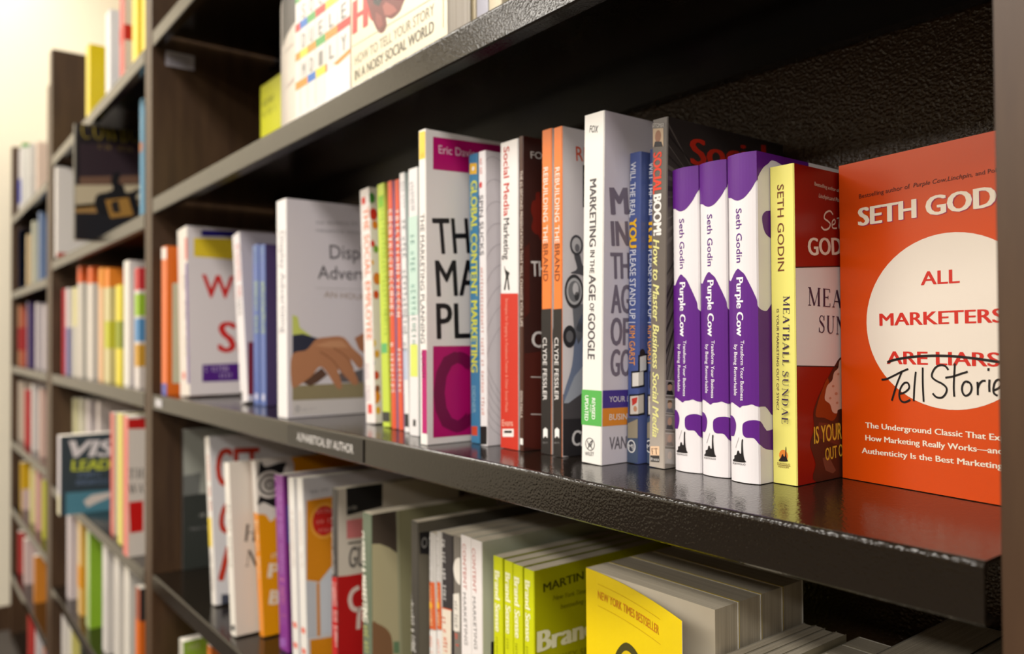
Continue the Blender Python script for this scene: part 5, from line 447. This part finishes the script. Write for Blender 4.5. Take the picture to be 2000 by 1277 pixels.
('paperback_book','small cream-edged face-out book,second of the low row','books on the lower shelf of the nearest bookcase',(-0.2696,0.0954,-0.2954),0.0199,0.1894,0.036,-90.0,0.0,(206,194,158),(206,194,158),0,0,1,None,[]),
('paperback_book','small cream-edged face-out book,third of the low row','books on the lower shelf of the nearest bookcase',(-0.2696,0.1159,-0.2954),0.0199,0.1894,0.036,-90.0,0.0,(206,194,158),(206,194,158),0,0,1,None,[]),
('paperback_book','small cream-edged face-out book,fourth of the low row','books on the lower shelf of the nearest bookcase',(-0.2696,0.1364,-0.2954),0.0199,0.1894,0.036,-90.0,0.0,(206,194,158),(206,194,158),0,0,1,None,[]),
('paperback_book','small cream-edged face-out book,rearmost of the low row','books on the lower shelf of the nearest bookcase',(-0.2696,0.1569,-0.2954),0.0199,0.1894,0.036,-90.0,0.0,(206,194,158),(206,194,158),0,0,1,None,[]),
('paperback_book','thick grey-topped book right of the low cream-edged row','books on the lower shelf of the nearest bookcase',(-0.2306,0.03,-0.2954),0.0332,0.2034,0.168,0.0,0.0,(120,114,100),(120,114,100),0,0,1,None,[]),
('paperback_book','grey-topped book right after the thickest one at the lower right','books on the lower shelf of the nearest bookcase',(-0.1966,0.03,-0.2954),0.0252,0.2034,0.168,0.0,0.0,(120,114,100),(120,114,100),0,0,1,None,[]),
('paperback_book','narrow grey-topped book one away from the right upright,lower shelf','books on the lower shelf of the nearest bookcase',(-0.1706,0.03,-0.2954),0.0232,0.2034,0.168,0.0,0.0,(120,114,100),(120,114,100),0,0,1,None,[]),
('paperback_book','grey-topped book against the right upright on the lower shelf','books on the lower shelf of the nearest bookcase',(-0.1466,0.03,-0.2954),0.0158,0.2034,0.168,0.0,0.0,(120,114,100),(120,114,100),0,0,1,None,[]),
('paperback_book','green and white book just showing at the bottom left of the nearest case','books on the lowest visible shelf of the nearest bookcase',(-1.3515,0.03,-0.59),0.0207,0.1959,0.15,0.0,0.0,(150,190,60),(220,216,200),0,0,0,None,[('B','C',5,(0.00619,0.18069),-5.6,0.02002,0.01017,(210,214,170),1)]),
('paperback_book','orange book just showing beside the green one at the bottom','books on the lowest visible shelf of the nearest bookcase',(-1.2061,0.03,-0.59),0.0172,0.2305,0.15,0.0,0.0,(224,120,50),(232,130,50),0,0,0,None,[('B','C',5,(-0.03332,0.23373),-5.6,0.01788,0.00908,(210,214,170),1)]),
('paperback_book','bright yellow book standing first on the top shelf of the second case','books on the top shelf of the second bookcase',(-2.0953,0.02,0.588),0.042,0.1924,0.15,0.0,0.0,(244,218,20),(244,218,20),0,0,0,None,[]),
('paperback_book','white book between two yellow ones on the top shelf','books on the top shelf of the second bookcase',(-1.8714,0.02,0.588),0.042,0.1988,0.15,0.0,0.0,(236,236,238),(236,236,238),0,0,0,None,[]),
('paperback_book','white book with a red band on the top shelf of the second case','books on the top shelf of the second bookcase',(-1.738,0.02,0.588),0.042,0.2176,0.15,0.0,0.0,(236,228,222),(206,60,60),0,0,0,None,[('P','W',[(0.0,0.0937),(0.192,0.0937),(0.192,0.1249),(0.0,0.1249)],(206,40,36),1)]),
('paperback_book','yellow book next to the red-banded one on the top shelf','books on the top shelf of the second bookcase',(-1.6303,0.02,0.588),0.042,0.1938,0.15,0.0,0.0,(246,222,50),(246,222,50),0,0,0,None,[]),
('paperback_book','yellow book against the right upright on the top shelf','books on the top shelf of the second bookcase',(-1.5563,0.02,0.588),0.031,0.1715,0.15,0.0,0.0,(246,220,40),(246,220,40),0,0,0,None,[]),
('paperback_book','white book at the left of the second shelf,behind the dark western book','books on the second shelf of the second bookcase',(-2.3786,-0.005,0.306),0.03,0.2357,0.155,0.0,0.0,(238,232,226),(238,232,228),0,0,0,None,[('P','C',[(0.0,0.0),(0.155,0.0),(0.155,0.0118),(0.0,0.0118)],(196,70,50),0),('B','S',9,(0.03592,0.187),-89.4,0.08679,0.04075,(190,188,186),1)]),
('paperback_book','dark book with a rider silhouette at sunset,jutting out of the second shelf','books on the second shelf of the second bookcase',(-1.9445,-0.03,0.306),0.022,0.252,0.15,0.0,0.0,(34,28,32),(26,24,26),0,0,0,None,[('P','C',[(0.0086,0.2082),(0.2154,0.2384),(0.2154,0.1547),(0.0087,0.1192)],(50,34,42),0),('P','C',[(0.0087,0.1359),(0.2154,0.1666),(0.2153,0.1427),(0.0087,0.1181)],(120,88,70),1),('P','C',[(-0.006,0.1164),(0.2154,0.1457),(0.2153,0.1129),(-0.0059,0.065)],(206,190,160),1),('P','C',[(-0.006,0.0733),(0.2153,0.1188),(0.2153,0.0771),(-0.0059,0.0568)],(170,130,76),1),('P','C',[(0.0427,0.1006),(0.0641,0.1096),(0.0743,0.1182),(0.0702,0.1376),(0.0795,0.1558),(0.0899,0.1514),(0.0858,0.1337),(0.0962,0.1263),(0.1004,0.1124),(0.1163,0.117),(0.1216,0.1234),(0.1297,0.1185),(0.1216,0.1032),(0.127,0.069),(0.0539,0.0566),(0.0387,0.0777)],(22,18,22),3),('P','C',[(0.0589,0.091),(0.1057,0.1015),(0.1163,0.0622),(0.0692,0.0523)],(176,130,60),4),('P','C',[(0.0692,0.0864),(0.0847,0.0936),(0.09,0.0656),(0.0744,0.0641)],(40,32,30),5),('T','C','COWBO',(0.01255,0.21996),2.9,0.11724,0.03621,(150,130,40),0.03,0,'COWBOYS',1,1),('B','C',12,(0.04613,0.20242),2.8,0.07557,0.01127,(130,108,50),1)]),
('paperback_book','blue book at the right end of the second shelf beside the upright','books on the second shelf of the second bookcase',(-1.6138,0.03,0.306),0.02,0.2366,0.155,0.0,0.0,(110,170,200),(90,155,190),0,0,0,None,[('E','S',(0.0059,0.1461),0.01576,0.00972,(200,130,90),1,0)]),
('paperback_book','dark red book,first on the middle shelf of the second case','books on the middle shelf of the second bookcase',(-2.4311,0.02,0.0),0.0342,0.227,0.15,0.0,0.0,(196,40,56),(196,40,56),0,0,0,None,[]),
('paperback_book','white book with a violet-blue foot on the middle shelf of the second case','books on the middle shelf of the second bookcase',(-2.3759,0.02,0.0),0.042,0.2258,0.15,0.0,0.0,(232,224,222),(228,215,215),0,0,0,None,[('P','W',[(0.0,0.0008),(0.192,0.0008),(0.192,0.1225),(0.0,0.1225)],(140,136,176),1)]),
('paperback_book','pale yellow book on the middle shelf of the second case','books on the middle shelf of the second bookcase',(-2.272,0.02,0.0),0.042,0.222,0.15,0.0,0.0,(236,228,180),(232,222,160),0,0,0,None,[('P','W',[(0.0,-0.0057),(0.192,-0.0057),(0.192,0.1243),(0.0,0.1243)],(214,208,196),1)]),
('paperback_book','tall cream book with an orange head on the middle shelf of the second case','books on the middle shelf of the second bookcase',(-2.2006,0.02,0.0),0.042,0.2704,0.15,0.0,0.0,(224,218,206),(228,218,206),0,0,0,None,[('P','W',[(0.0,0.2292),(0.192,0.2292),(0.192,0.2704),(0.0,0.2704)],(230,96,36),1)]),
('paperback_book','off-white book with orange head and red blot on the middle shelf of the second case','books on the middle shelf of the second bookcase',(-2.0651,0.02,0.0),0.042,0.2587,0.15,0.0,0.0,(222,216,208),(236,226,214),0,0,0,None,[('P','W',[(0.0,0.2198),(0.192,0.2198),(0.192,0.2602),(0.0,0.2602)],(232,104,40),1),('P','W',[(0.0576,0.1301),(0.192,0.1301),(0.192,0.148),(0.0576,0.148)],(190,50,44),1)]),
('paperback_book','peach-spined book with orange head on the middle shelf of the second case','books on the middle shelf of the second bookcase',(-1.9438,0.02,0.0),0.0405,0.2469,0.15,0.0,0.0,(230,206,160),(240,190,140),0,0,0,None,[('P','W',[(0.0,0.2043),(0.1905,0.2043),(0.1905,0.2469),(0.0,0.2469)],(240,150,40),1),('P','W',[(0.0572,0.0286),(0.1905,0.0286),(0.1905,0.0484),(0.0572,0.0484)],(240,130,30),1)]),
('paperback_book','patterned cream and orange book on the middle shelf of the second case','books on the middle shelf of the second bookcase',(-1.8784,0.02,0.0),0.042,0.2408,0.15,0.0,0.0,(222,210,150),(226,214,160),0,0,0,None,[('P','W',[(0.0,0.2008),(0.192,0.2008),(0.192,0.2408),(0.0,0.2408)],(242,140,40),1),('P','W',[(0.0,0.0715),(0.192,0.0715),(0.192,0.1292),(0.0,0.1292)],(206,206,60),1),('P','W',[(0.0576,-0.0068),(0.192,-0.0068),(0.192,0.0111),(0.0576,0.0111)],(240,140,20),1)]),
('paperback_book','yellow book with a dark middle patch on the middle shelf of the second case','books on the middle shelf of the second bookcase',(-1.7715,0.02,0.0),0.042,0.1998,0.15,0.0,0.0,(240,226,70),(240,220,50),0,0,0,None,[('P','W',[(0.0,0.0722),(0.192,0.0722),(0.192,0.127),(0.0,0.127)],(150,160,40),1)]),
('paperback_book','tall white book right of the yellow one on the middle shelf of the second case','books on the middle shelf of the second bookcase',(-1.6991,0.02,0.0),0.042,0.243,0.15,0.0,0.0,(232,224,222),(238,232,222),0,0,0,None,[]),
('paperback_book','multicoloured book against the right upright on the middle shelf of the second case','books on the middle shelf of the second bookcase',(-1.6079,0.02,0.0),0.031,0.2224,0.15,0.0,0.0,(226,214,206),(232,222,216),0,0,0,None,[('P','W',[(0.0,0.1815),(0.181,0.1815),(0.181,0.2224),(0.0,0.2224)],(206,50,56),1),('P','W',[(0.0,0.1333),(0.181,0.1333),(0.181,0.1742),(0.0,0.1742)],(160,200,50),1),('P','W',[(0.0,0.0864),(0.181,0.0864),(0.181,0.1285),(0.0,0.1285)],(90,150,200),1),('P','W',[(0.0,0.0396),(0.181,0.0396),(0.181,0.0804),(0.0,0.0804)],(214,160,50),1)]),
('paperback_book','pale yellow book first on the fourth shelf of the second case','books on the fourth shelf of the second bookcase',(-2.462,0.05,-0.3),0.042,0.2316,0.15,0.0,0.0,(232,226,180),(232,226,180),0,0,0,None,[]),
('paperback_book','cream book second on the fourth shelf of the second case','books on the fourth shelf of the second bookcase',(-2.3666,0.05,-0.3),0.042,0.236,0.15,0.0,0.0,(226,220,196),(226,220,196),0,0,0,None,[]),
('paperback_book','pinkish white book behind the jutting teal book,left one','books on the fourth shelf of the second bookcase',(-2.2681,0.05,-0.3),0.042,0.2384,0.15,0.0,0.0,(226,214,212),(226,214,212),0,0,0,None,[]),
('paperback_book','pinkish white book behind the jutting teal book,right one','books on the fourth shelf of the second bookcase',(-2.1307,0.05,-0.3),0.031,0.2432,0.15,0.0,0.0,(230,216,210),(230,216,210),0,0,0,None,[]),
('paperback_book','teal and charcoal book with white and yellow title,jutting from the fourth shelf','books on the fourth shelf of the second bookcase',(-2.043,-0.045,-0.3),0.034,0.1764,0.15,0.0,0.0,(52,66,76),(222,214,220),0,0,0,None,[('P','C',[(0.0113,0.0501),(0.141,0.0436),(0.141,-0.0238),(0.0114,-0.0052)],(84,140,160),0),('P','C',[(0.0463,0.0271),(0.0631,0.0389),(0.1015,0.0412),(0.1015,0.0293),(0.0716,0.0191),(0.0547,0.012)],(226,214,206),1),('T','C','VIS',(0.01814,0.1277),-3.2,0.09216,0.03922,(240,232,234),0.06,0.2,'VISUAL',1,0),('T','C','LEAD',(0.0235,0.0971),-3.7,0.07641,0.0254,(206,214,70),0.05,0,'LEADERS',1,0),('B','C',9,(0.03589,0.08183),-4.2,0.06146,0.01066,(120,140,176),1),('B','C',12,(0.0256,0.06586),-4.1,0.07178,0.01108,(120,140,176),1),('P','S',[(0.0,0.0),(0.034,0.0),(0.034,0.0441),(0.0,0.0441)],(236,226,190),1)]),
('paperback_book','red-edged cream book right of the jutting teal one','books on the fourth shelf of the second bookcase',(-1.7696,0.01,-0.3),0.03,0.2432,0.155,0.0,0.0,(232,222,206),(222,110,100),0,0,0,None,[]),
('paperback_book','yellow-striped cream book on the fourth shelf of the second case','books on the fourth shelf of the second bookcase',(-1.6785,0.005,-0.3),0.03,0.2489,0.155,0.0,0.0,(236,226,150),(240,226,110),0,0,0,None,[]),
('paperback_book','white book with two red squares on the fourth shelf of the second case','books on the fourth shelf of the second bookcase',(-1.5828,-0.005,-0.3),0.035,0.2515,0.15,0.0,0.0,(234,224,214),(230,120,110),0,0,0,None,[('P','C',[(-0.0019,0.2472),(0.0583,0.247),(0.0583,0.226),(-0.0019,0.2298)],(206,30,30),0),('P','C',[(0.0022,0.0985),(0.0257,0.0981),(0.0257,0.0431),(0.004,0.0427)],(216,26,24),0),('T','C','TH',(0.00153,0.13939),-1.9,0.02317,0.01853,(70,64,64),0,0,'THE',1,1),('T','C','WA',(0.00086,0.11354),-2.9,0.02491,0.01665,(70,64,64),0,0,'WAY',1,1)]),
('paperback_book','pinkish white book first on the fifth shelf of the second case','books on the fifth shelf of the second bookcase',(-2.3515,0.02,-0.575),0.042,0.2159,0.15,0.0,0.0,(226,214,216),(226,214,216),0,0,0,None,[]),
('paperback_book','amber and yellow book on the fifth shelf of the second case','books on the fifth shelf of the second bookcase',(-2.1966,0.02,-0.575),0.042,0.2406,0.15,0.0,0.0,(240,180,60),(236,200,140),0,0,0,None,[('P','W',[(0.0,0.0652),(0.192,0.0652),(0.192,0.1182),(0.0,0.1182)],(236,160,30),1)]),
('paperback_book','lime green book with white top on the fifth shelf of the second case','books on the fifth shelf of the second bookcase',(-2.0891,0.02,-0.575),0.042,0.2215,0.15,0.0,0.0,(150,196,50),(196,214,150),0,0,0,None,[]),
('paperback_book','white book with a black mark on the fifth shelf of the second case','books on the fifth shelf of the second bookcase',(-1.9003,0.02,-0.575),0.042,0.2276,0.15,0.0,0.0,(226,220,214),(230,224,220),0,0,0,None,[('P','W',[(0.0768,0.1075),(0.192,0.1075),(0.192,0.1608),(0.0768,0.1608)],(70,70,76),1)]),
('paperback_book','plain cream book on the fifth shelf of the second case','books on the fifth shelf of the second bookcase',(-1.7851,0.02,-0.575),0.042,0.2336,0.15,0.0,0.0,(226,220,212),(226,220,212),0,0,0,None,[]),
('paperback_book','plain off-white book on the fifth shelf of the second case','books on the fifth shelf of the second bookcase',(-1.6957,0.02,-0.575),0.042,0.242,0.15,0.0,0.0,(232,226,216),(232,226,216),0,0,0,None,[]),
('paperback_book','black book with an orange lower half on the fifth shelf of the second case','books on the fifth shelf of the second bookcase',(-1.6008,0.02,-0.575),0.031,0.2084,0.15,0.0,0.0,(40,42,44),(170,90,66),0,0,0,None,[('P','W',[(0.0,0.0341),(0.181,0.0341),(0.181,0.1489),(0.0,0.1489)],(226,110,30),1),('P','W',[(0.0543,0.1719),(0.181,0.1719),(0.181,0.1873),(0.0543,0.1873)],(150,150,148),1)]),
('paperback_book','white book at the bottom left of the second case','books on the lowest shelf of the second bookcase',(-2.4307,0.02,-0.85),0.042,0.2364,0.15,0.0,0.0,(232,226,222),(232,226,222),0,0,0,None,[]),
('paperback_book','cream book with teal head at the bottom left of the second case','books on the lowest shelf of the second bookcase',(-2.3244,0.02,-0.85),0.042,0.242,0.15,0.0,0.0,(236,226,130),(230,224,210),0,0,0,None,[('P','W',[(0.0,0.24),(0.192,0.24),(0.192,0.2639),(0.0,0.2639)],(70,130,130),1)]),
('paperback_book','dark green book at the bottom of the second case','books on the lowest shelf of the second bookcase',(-2.1617,0.02,-0.85),0.031,0.242,0.15,0.0,0.0,(60,66,56),(60,66,56),0,0,0,None,[]),
('paperback_book','white book with a blue lower half on the top shelf of the farthest case','books on the top shelf of the farthest bookcase',(-3.395,0.02,0.54),0.042,0.246,0.15,0.0,0.0,(236,230,228),(230,226,228),0,0,0,None,[('P','W',[(0.0,0.0481),(0.192,0.0481),(0.192,0.1366),(0.0,0.1366)],(50,80,200),1)]),
('paperback_book','white book with a green mark,tall one on the farthest top shelf','books on the top shelf of the farthest bookcase',(-3.3256,0.02,0.54),0.042,0.2537,0.15,0.0,0.0,(230,228,222),(226,224,220),0,0,0,None,[('P','W',[(0.0,0.24),(0.192,0.24),(0.192,0.2537),(0.0,0.2537)],(90,160,80),1)]),
('paperback_book','dark striped white book on the farthest top shelf','books on the top shelf of the farthest bookcase',(-3.1156,0.02,0.54),0.042,0.2091,0.15,0.0,0.0,(206,204,200),(206,204,200),0,0,0,None,[]),
('paperback_book','pink and cream book at the right of the farthest top shelf','books on the top shelf of the farthest bookcase',(-2.9462,0.02,0.54),0.031,0.1839,0.15,0.0,0.0,(238,214,196),(238,214,196),0,0,0,None,[]),
('paperback_book','grey book first on the second shelf of the farthest case','books on the second shelf of the farthest bookcase',(-3.395,0.02,0.268),0.042,0.239,0.15,0.0,0.0,(96,84,84),(96,84,84),0,0,0,None,[]),
('paperback_book','strong blue book on the second shelf of the farthest case','books on the second shelf of the farthest bookcase',(-3.395,0.02,0.268),0.042,0.2237,0.15,0.0,0.0,(64,110,196),(64,110,196),0,0,0,None,[]),
('paperback_book','tan book between blue and green-grey ones in the farthest case','books on the second shelf of the farthest bookcase',(-3.1792,0.02,0.268),0.042,0.1843,0.15,0.0,0.0,(206,180,140),(206,180,140),0,0,0,None,[]),
('paperback_book','green-grey book on the second shelf of the farthest case','books on the second shelf of the farthest bookcase',(-3.0408,0.02,0.268),0.042,0.2133,0.15,0.0,0.0,(196,196,176),(196,196,176),0,0,0,None,[]),
('paperback_book','slate blue book at the right of the farthest second shelf','books on the second shelf of the farthest bookcase',(-2.8875,0.02,0.268),0.031,0.2247,0.15,0.0,0.0,(120,142,180),(120,142,180),0,0,0,None,[]),
('paperback_book','tan and red book first on the middle shelf of the farthest case','books on the middle shelf of the farthest bookcase',(-3.395,0.02,0.0),0.042,0.2185,0.15,0.0,0.0,(206,110,84),(214,160,120),0,0,0,None,[('P','W',[(0.0,0.0544),(0.192,0.0544),(0.192,0.1381),(0.0,0.1381)],(190,60,60),1)]),
('paperback_book','dark purple book on the middle shelf of the farthest case','books on the middle shelf of the farthest bookcase',(-3.1603,0.02,0.0),0.042,0.2211,0.15,0.0,0.0,(84,66,116),(84,66,116),0,0,0,None,[]),
('paperback_book','grey-white book right of the purple one in the farthest case','books on the middle shelf of the farthest bookcase',(-2.9473,0.02,0.0),0.042,0.2096,0.15,0.0,0.0,(206,196,200),(206,196,200),0,0,0,None,[]),
('paperback_book','lilac-white book at the right of the farthest middle shelf','books on the middle shelf of the farthest bookcase',(-2.7824,0.02,0.0),0.031,0.1975,0.15,0.0,0.0,(216,204,206),(216,204,206),0,0,0,None,[]),
('paperback_book','cream book first on the fourth shelf of the farthest case','books on the fourth shelf of the farthest bookcase',(-3.395,0.02,-0.27),0.042,0.213,0.15,0.0,0.0,(222,206,186),(222,206,186),0,0,0,None,[]),
('paperback_book','bright red book on the fourth shelf of the farthest case','books on the fourth shelf of the farthest bookcase',(-3.2147,0.02,-0.27),0.042,0.1925,0.15,0.0,0.0,(206,48,56),(206,48,56),0,0,0,None,[]),
('paperback_book','white book right of the bright red one in the farthest case','books on the fourth shelf of the farthest bookcase',(-3.0429,0.02,-0.27),0.042,0.2173,0.15,0.0,0.0,(226,218,214),(226,218,214),0,0,0,None,[]),
('paperback_book','salmon and cream book on the fourth shelf of the farthest case','books on the fourth shelf of the farthest bookcase',(-2.8563,0.02,-0.27),0.031,0.2106,0.15,0.0,0.0,(226,190,176),(226,190,176),0,0,0,None,[]),
('paperback_book','gold-topped pink book on the fifth shelf of the farthest case','books on the fifth shelf of the farthest bookcase',(-3.3326,0.02,-0.51),0.042,0.1679,0.15,0.0,0.0,(226,196,190),(222,180,60),0,0,0,None,[('P','W',[(0.0,0.0731),(0.192,0.0731),(0.192,0.1679),(0.0,0.1679)],(222,176,30),1)]),
('paperback_book','pale yellow book on the fifth shelf of the farthest case','books on the fifth shelf of the farthest bookcase',(-3.0669,0.02,-0.51),0.042,0.1802,0.15,0.0,0.0,(232,222,150),(232,222,150),0,0,0,None,[]),
('paperback_book','pink book on the fifth shelf of the farthest case','books on the fifth shelf of the farthest bookcase',(-2.9404,0.02,-0.51),0.042,0.1959,0.15,0.0,0.0,(226,170,166),(226,170,166),0,0,0,None,[]),
('paperback_book','olive yellow book on the fifth shelf of the farthest case','books on the fifth shelf of the farthest bookcase',(-2.7982,0.02,-0.51),0.031,0.1784,0.15,0.0,0.0,(206,204,60),(206,204,60),0,0,0,None,[]),
('paperback_book','brick red book first on the sixth shelf of the farthest case','books on the sixth shelf of the farthest bookcase',(-3.395,0.02,-0.75),0.042,0.15,0.15,0.0,0.0,(196,64,64),(196,64,64),0,0,0,None,[]),
('paperback_book','white and pink book on the sixth shelf of the farthest case','books on the sixth shelf of the farthest bookcase',(-3.237,0.02,-0.75),0.042,0.154,0.15,0.0,0.0,(226,200,196),(226,200,196),0,0,0,None,[]),
('paperback_book','orange book on the sixth shelf of the farthest case','books on the sixth shelf of the farthest bookcase',(-2.9787,0.02,-0.75),0.031,0.15,0.15,0.0,0.0,(222,140,50),(222,140,50),0,0,0,None,[]),
('paperback_book','red book on the base shelf of the farthest case','books on the base shelf of the farthest bookcase',(-3.1185,0.02,-0.97),0.042,0.187,0.15,0.0,0.0,(206,66,60),(206,66,60),0,0,0,None,[]),
('paperback_book','white book on the base shelf of the farthest case','books on the base shelf of the farthest bookcase',(-2.935,0.02,-0.97),0.042,0.187,0.15,0.0,0.0,(222,214,214),(222,214,214),0,0,0,None,[]),
('paperback_book','blue and orange book on the base shelf of the farthest case','books on the base shelf of the farthest bookcase',(-2.7611,0.02,-0.97),0.031,0.187,0.15,0.0,0.0,(110,140,190),(230,140,60),0,0,0,None,[('P','W',[(0.0,0.3105),(0.181,0.3105),(0.181,0.3588),(0.0,0.3588)],(230,140,60),1)])
]
LBX = (-0.8239, -0.6489)
keys = set()
for B in BOOKS:
    if isinstance(B[15], list):
        for e in B[15]:
            if e[0] == 'T' and not e[12]: keys.add((e[2], e[8], e[9])); keys.add((e[10] or e[2], e[8], e[9]))
layout_texts(sorted(keys))
def rays_mat(): pass
def make_book(B):
    name, label, group, loc, t, h, d, yaw, lean, cover, spine, hc, bulge, page, extra, pr = B
    if isinstance(pr, tuple): pr = BOOKS[pr[1]][15]
    cat = 'book'
    r = empty(name, loc, label, cat, group); r.rotation_euler = (0, math.radians(lean), math.radians(yaw))
    if abs(lean) > .01:                       # stand the leaning book on its lower corner
        l = math.radians(lean); r.location.z += max(0, t*math.sin(l)) if l > 0 else 0
    r.location.z += .0004
    c = .0022 if hc else .0004
    if t < .008: c = min(c, .0006)
    far = bool(loc[0] < -1.42)
    flare = extra[1] if isinstance(extra, (tuple, list)) else 0
    bent = extra == 'bent'
    # outline of the cover seen from above: spine bowed by bulge, boards of thickness c
    def spine_y(x, o=0): return -bulge*(1-(2*x/t-1)**2)-o
    def board_x(y, o=0):                       # right-hand board
        x = t+o
        if flare: x += flare*(max(0, y)/d)**1.6
        if bent: x -= .055*(1-min(1, y/(d*.95)))**2.0
        return x
    ns = 10 if bulge else 1; nb = 10 if (flare or bent) else 1; ch = min(.0007, t*.12)
    outer = [(0, d), (0, ch)]
    outer += [(ch+(t-2*ch)*i/ns, spine_y(ch+(t-2*ch)*i/ns)) for i in range(ns+1)]
    if bent: outer = [(board_x(0)-t, d), (board_x(0)-t, ch), (board_x(0)-t+ch, 0), (board_x(0)-ch, 0)]
    outer += [(board_x(ch+(d-ch)*i/nb), ch+(d-ch)*i/nb) for i in range(nb+1)]
    inner = [(board_x(c+(d-c)*i/nb)-c, c+(d-c)*i/nb) for i in range(nb, -1, -1)]
    inner += [((c if not bent else board_x(0)-t+c), c), ((c if not bent else board_x(0)-t+c), d)]
    if bulge: inner = [(t-c, d), (t-c, c-bulge*.3), (t/2, c-bulge), (c, c-bulge*.3), (c, d)]
    ring = outer+inner; n = len(ring); no = len(outer)
    V = [(x, y, 0) for x, y in ring]+[(x, y, h) for x, y in ring]
    F = [(i, (i+1) % n, n+(i+1) % n, n+i) for i in range(n)]
    bm = bmesh.new(); bv = [bm.verts.new(v) for v in V]
    cov, spn, inn = pmat(cover, .3, .45, 'cover'), pmat(spine, .3, .45, 'cover'), pmat((232, 228, 220), .8, .2, 'board')
    if extra == 'rays':
        spn = fade_mat('faded_grey_spine', [(0, (178, 168, 158)), (1, (84, 76, 72)), (.35, (108, 99, 93))], h); cov = fade_mat('faded_grey_cover', [(0, (150, 142, 136)), (1, (52, 46, 46)), (.5, (84, 76, 74))], h)
    for i, q in enumerate(F):
        fc = bm.faces.new([bv[j] for j in q])
        # 0 cover, 1 spine, 2 inside
        mx = (ring[i][1]+ring[(i+1) % n][1])/2
        fc.material_index = 2 if i >= no-1 else (1 if mx < ch*1.01 or (bulge and 0 < i < no-2) else 0)
    bm.faces.new(bv[:n]).material_index = 0 if hc or page else 2; bm.faces.new(bv[n:][::-1]).material_index = 0 if hc or page else 2
    bmesh.ops.recalc_face_normals(bm, faces=bm.faces)
    me = bpy.data.meshes.new('cover'); bm.to_mesh(me); bm.free()
    for m in (cov, spn, inn): me.materials.append(m)
    if bulge: pass
    o = bpy.data.objects.new('cover', me); COL.objects.link(o); o.parent = r
    # page block: sits between the boards, a little shorter than a hardback's boards
    g = .003 if hc else .0003; e = .003 if hc else .0008
    z0, z1 = g, h-g; y0, y1 = c+.0002, d-e
    x0, x1 = c+.0001, t-c-.0001
    if bent: x0, x1, y0 = board_x(0)-t+c+.0001, t-c-.0001, d*.9
    if x1-x0 < .002: x0, x1 = t*.2, t*.8
    pv = [(x0, y0, z0), (x1, y0, z0), (x1, y1, z0), (x0, y1, z0), (x0, y0, z1), (x1, y0, z1), (x1, y1, z1), (x0, y1, z1)]
    if bent:                                   # pages bend with the cover
        ys = [d*k/10 for k in range(11)]; ys[0] = c
        a = [(board_x(y)-c-.0001, y) for y in ys]; bb = [(board_x(y)-t+c, y) for y in ys][::-1]
        rg = a+bb; m_ = len(rg); pv = [(x, min(y, y1), z0) for x, y in rg]+[(x, min(y, y1), z1) for x, y in rg]
        pf = [(i, (i+1) % m_, m_+(i+1) % m_, m_+i) for i in range(m_)]+[tuple(range(m_))[::-1], tuple(range(m_, 2*m_))]
    else: pf = [(0, 3, 2, 1), (4, 5, 6, 7), (0, 1, 5, 4), (1, 2, 6, 5), (2, 3, 7, 6), (3, 0, 4, 7)]
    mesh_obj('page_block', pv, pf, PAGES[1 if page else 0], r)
    # printed matter
    def fmap(f, a, b, o):
        if f == 'W': f, a = ('S', min(a, t)) if a <= t+2e-6 else ('C', a-t)
        if f == 'S': return (a, spine_y(min(max(a, 0), t), o), b)
        y = max(a, ch); return (board_x(y)+o*(1 if abs(board_x(y)-t) < 1e-6 else 1.6), y if not (flare or bent) else y-o*.6, b)
    cuts = {}
    if bulge: cuts['S'] = cuts['W'] = [t*i/10 for i in range(1, 11)]
    else: cuts['W'] = [t]
    if flare or bent: cuts['C'] = [d*i/10 for i in range(1, 10)]
    lims = {'S': (t, h), 'C': (d, h), 'W': (t+d, h)}
    for f, nm in (('S', 'spine_print'), ('C', 'cover_print'), ('W', 'jacket_print')):
        art = [q for q in pr if q[0] not in 'TB' and q[1] == f]
        for g_ in clusters(art): print_mesh(nm, g_, fmap, lims, cuts, r)
    for q in pr:                               # every line of writing is a part of its own
        if q[0] in 'TB': print_mesh('lettering', [q], fmap, lims, cuts, r)
    return r
for B in BOOKS: make_book(B)

# ------------------------------------------------------------------ labels on the bookcase
def label_on_shelf(s, x0, x1, z0, z1, text, bg, fg, case):
    ox = case.location.x
    lb = box('label_strip', (x0-ox, -.0012, z0), (x1-ox, -.0001, z1), pmat(bg, .35, .4), s)
    if text:
        key = (text, 0, 0); layout_texts([key]); vs, fs, a0, a1 = FD[key]
        L = (x1-x0)*.74; sx = L/(a1-a0); m = (x0+x1)/2-ox-L/2+.004; sy = (z1-z0)*.42/.73; zz = z0+(z1-z0)*.29
        mesh_obj('lettering', [(m+(a-a0)*sx, -.0014, zz+b*sy) for a, b in vs], fs, pmat(fg), s)
label_on_shelf(sh1[2], LBX[0], LBX[1], -.0235, -.0025, 'ALPHABETICAL BY AUTHOR', (34, 30, 28), (226, 222, 218), case1)
label_on_shelf(sh1[2], -1.372, -1.335, -.0185, -.0065, None, (205, 202, 205), None, case1)
tg = box('label_tag', (XL-case1.location.x+.0001, .022-case1.location.y, .549-FLOOR), (XL-case1.location.x+.0011, .068-case1.location.y, .574-FLOOR), pmat((206, 202, 216), .4, .4), case1)
for k in range(2): box('printed_line', (XL-case1.location.x+.0011, .028-case1.location.y, .5555-FLOOR+.008*k), (XL-case1.location.x+.0013, .060-case1.location.y, .558-FLOOR+.008*k), pmat((150, 146, 166)), case1)
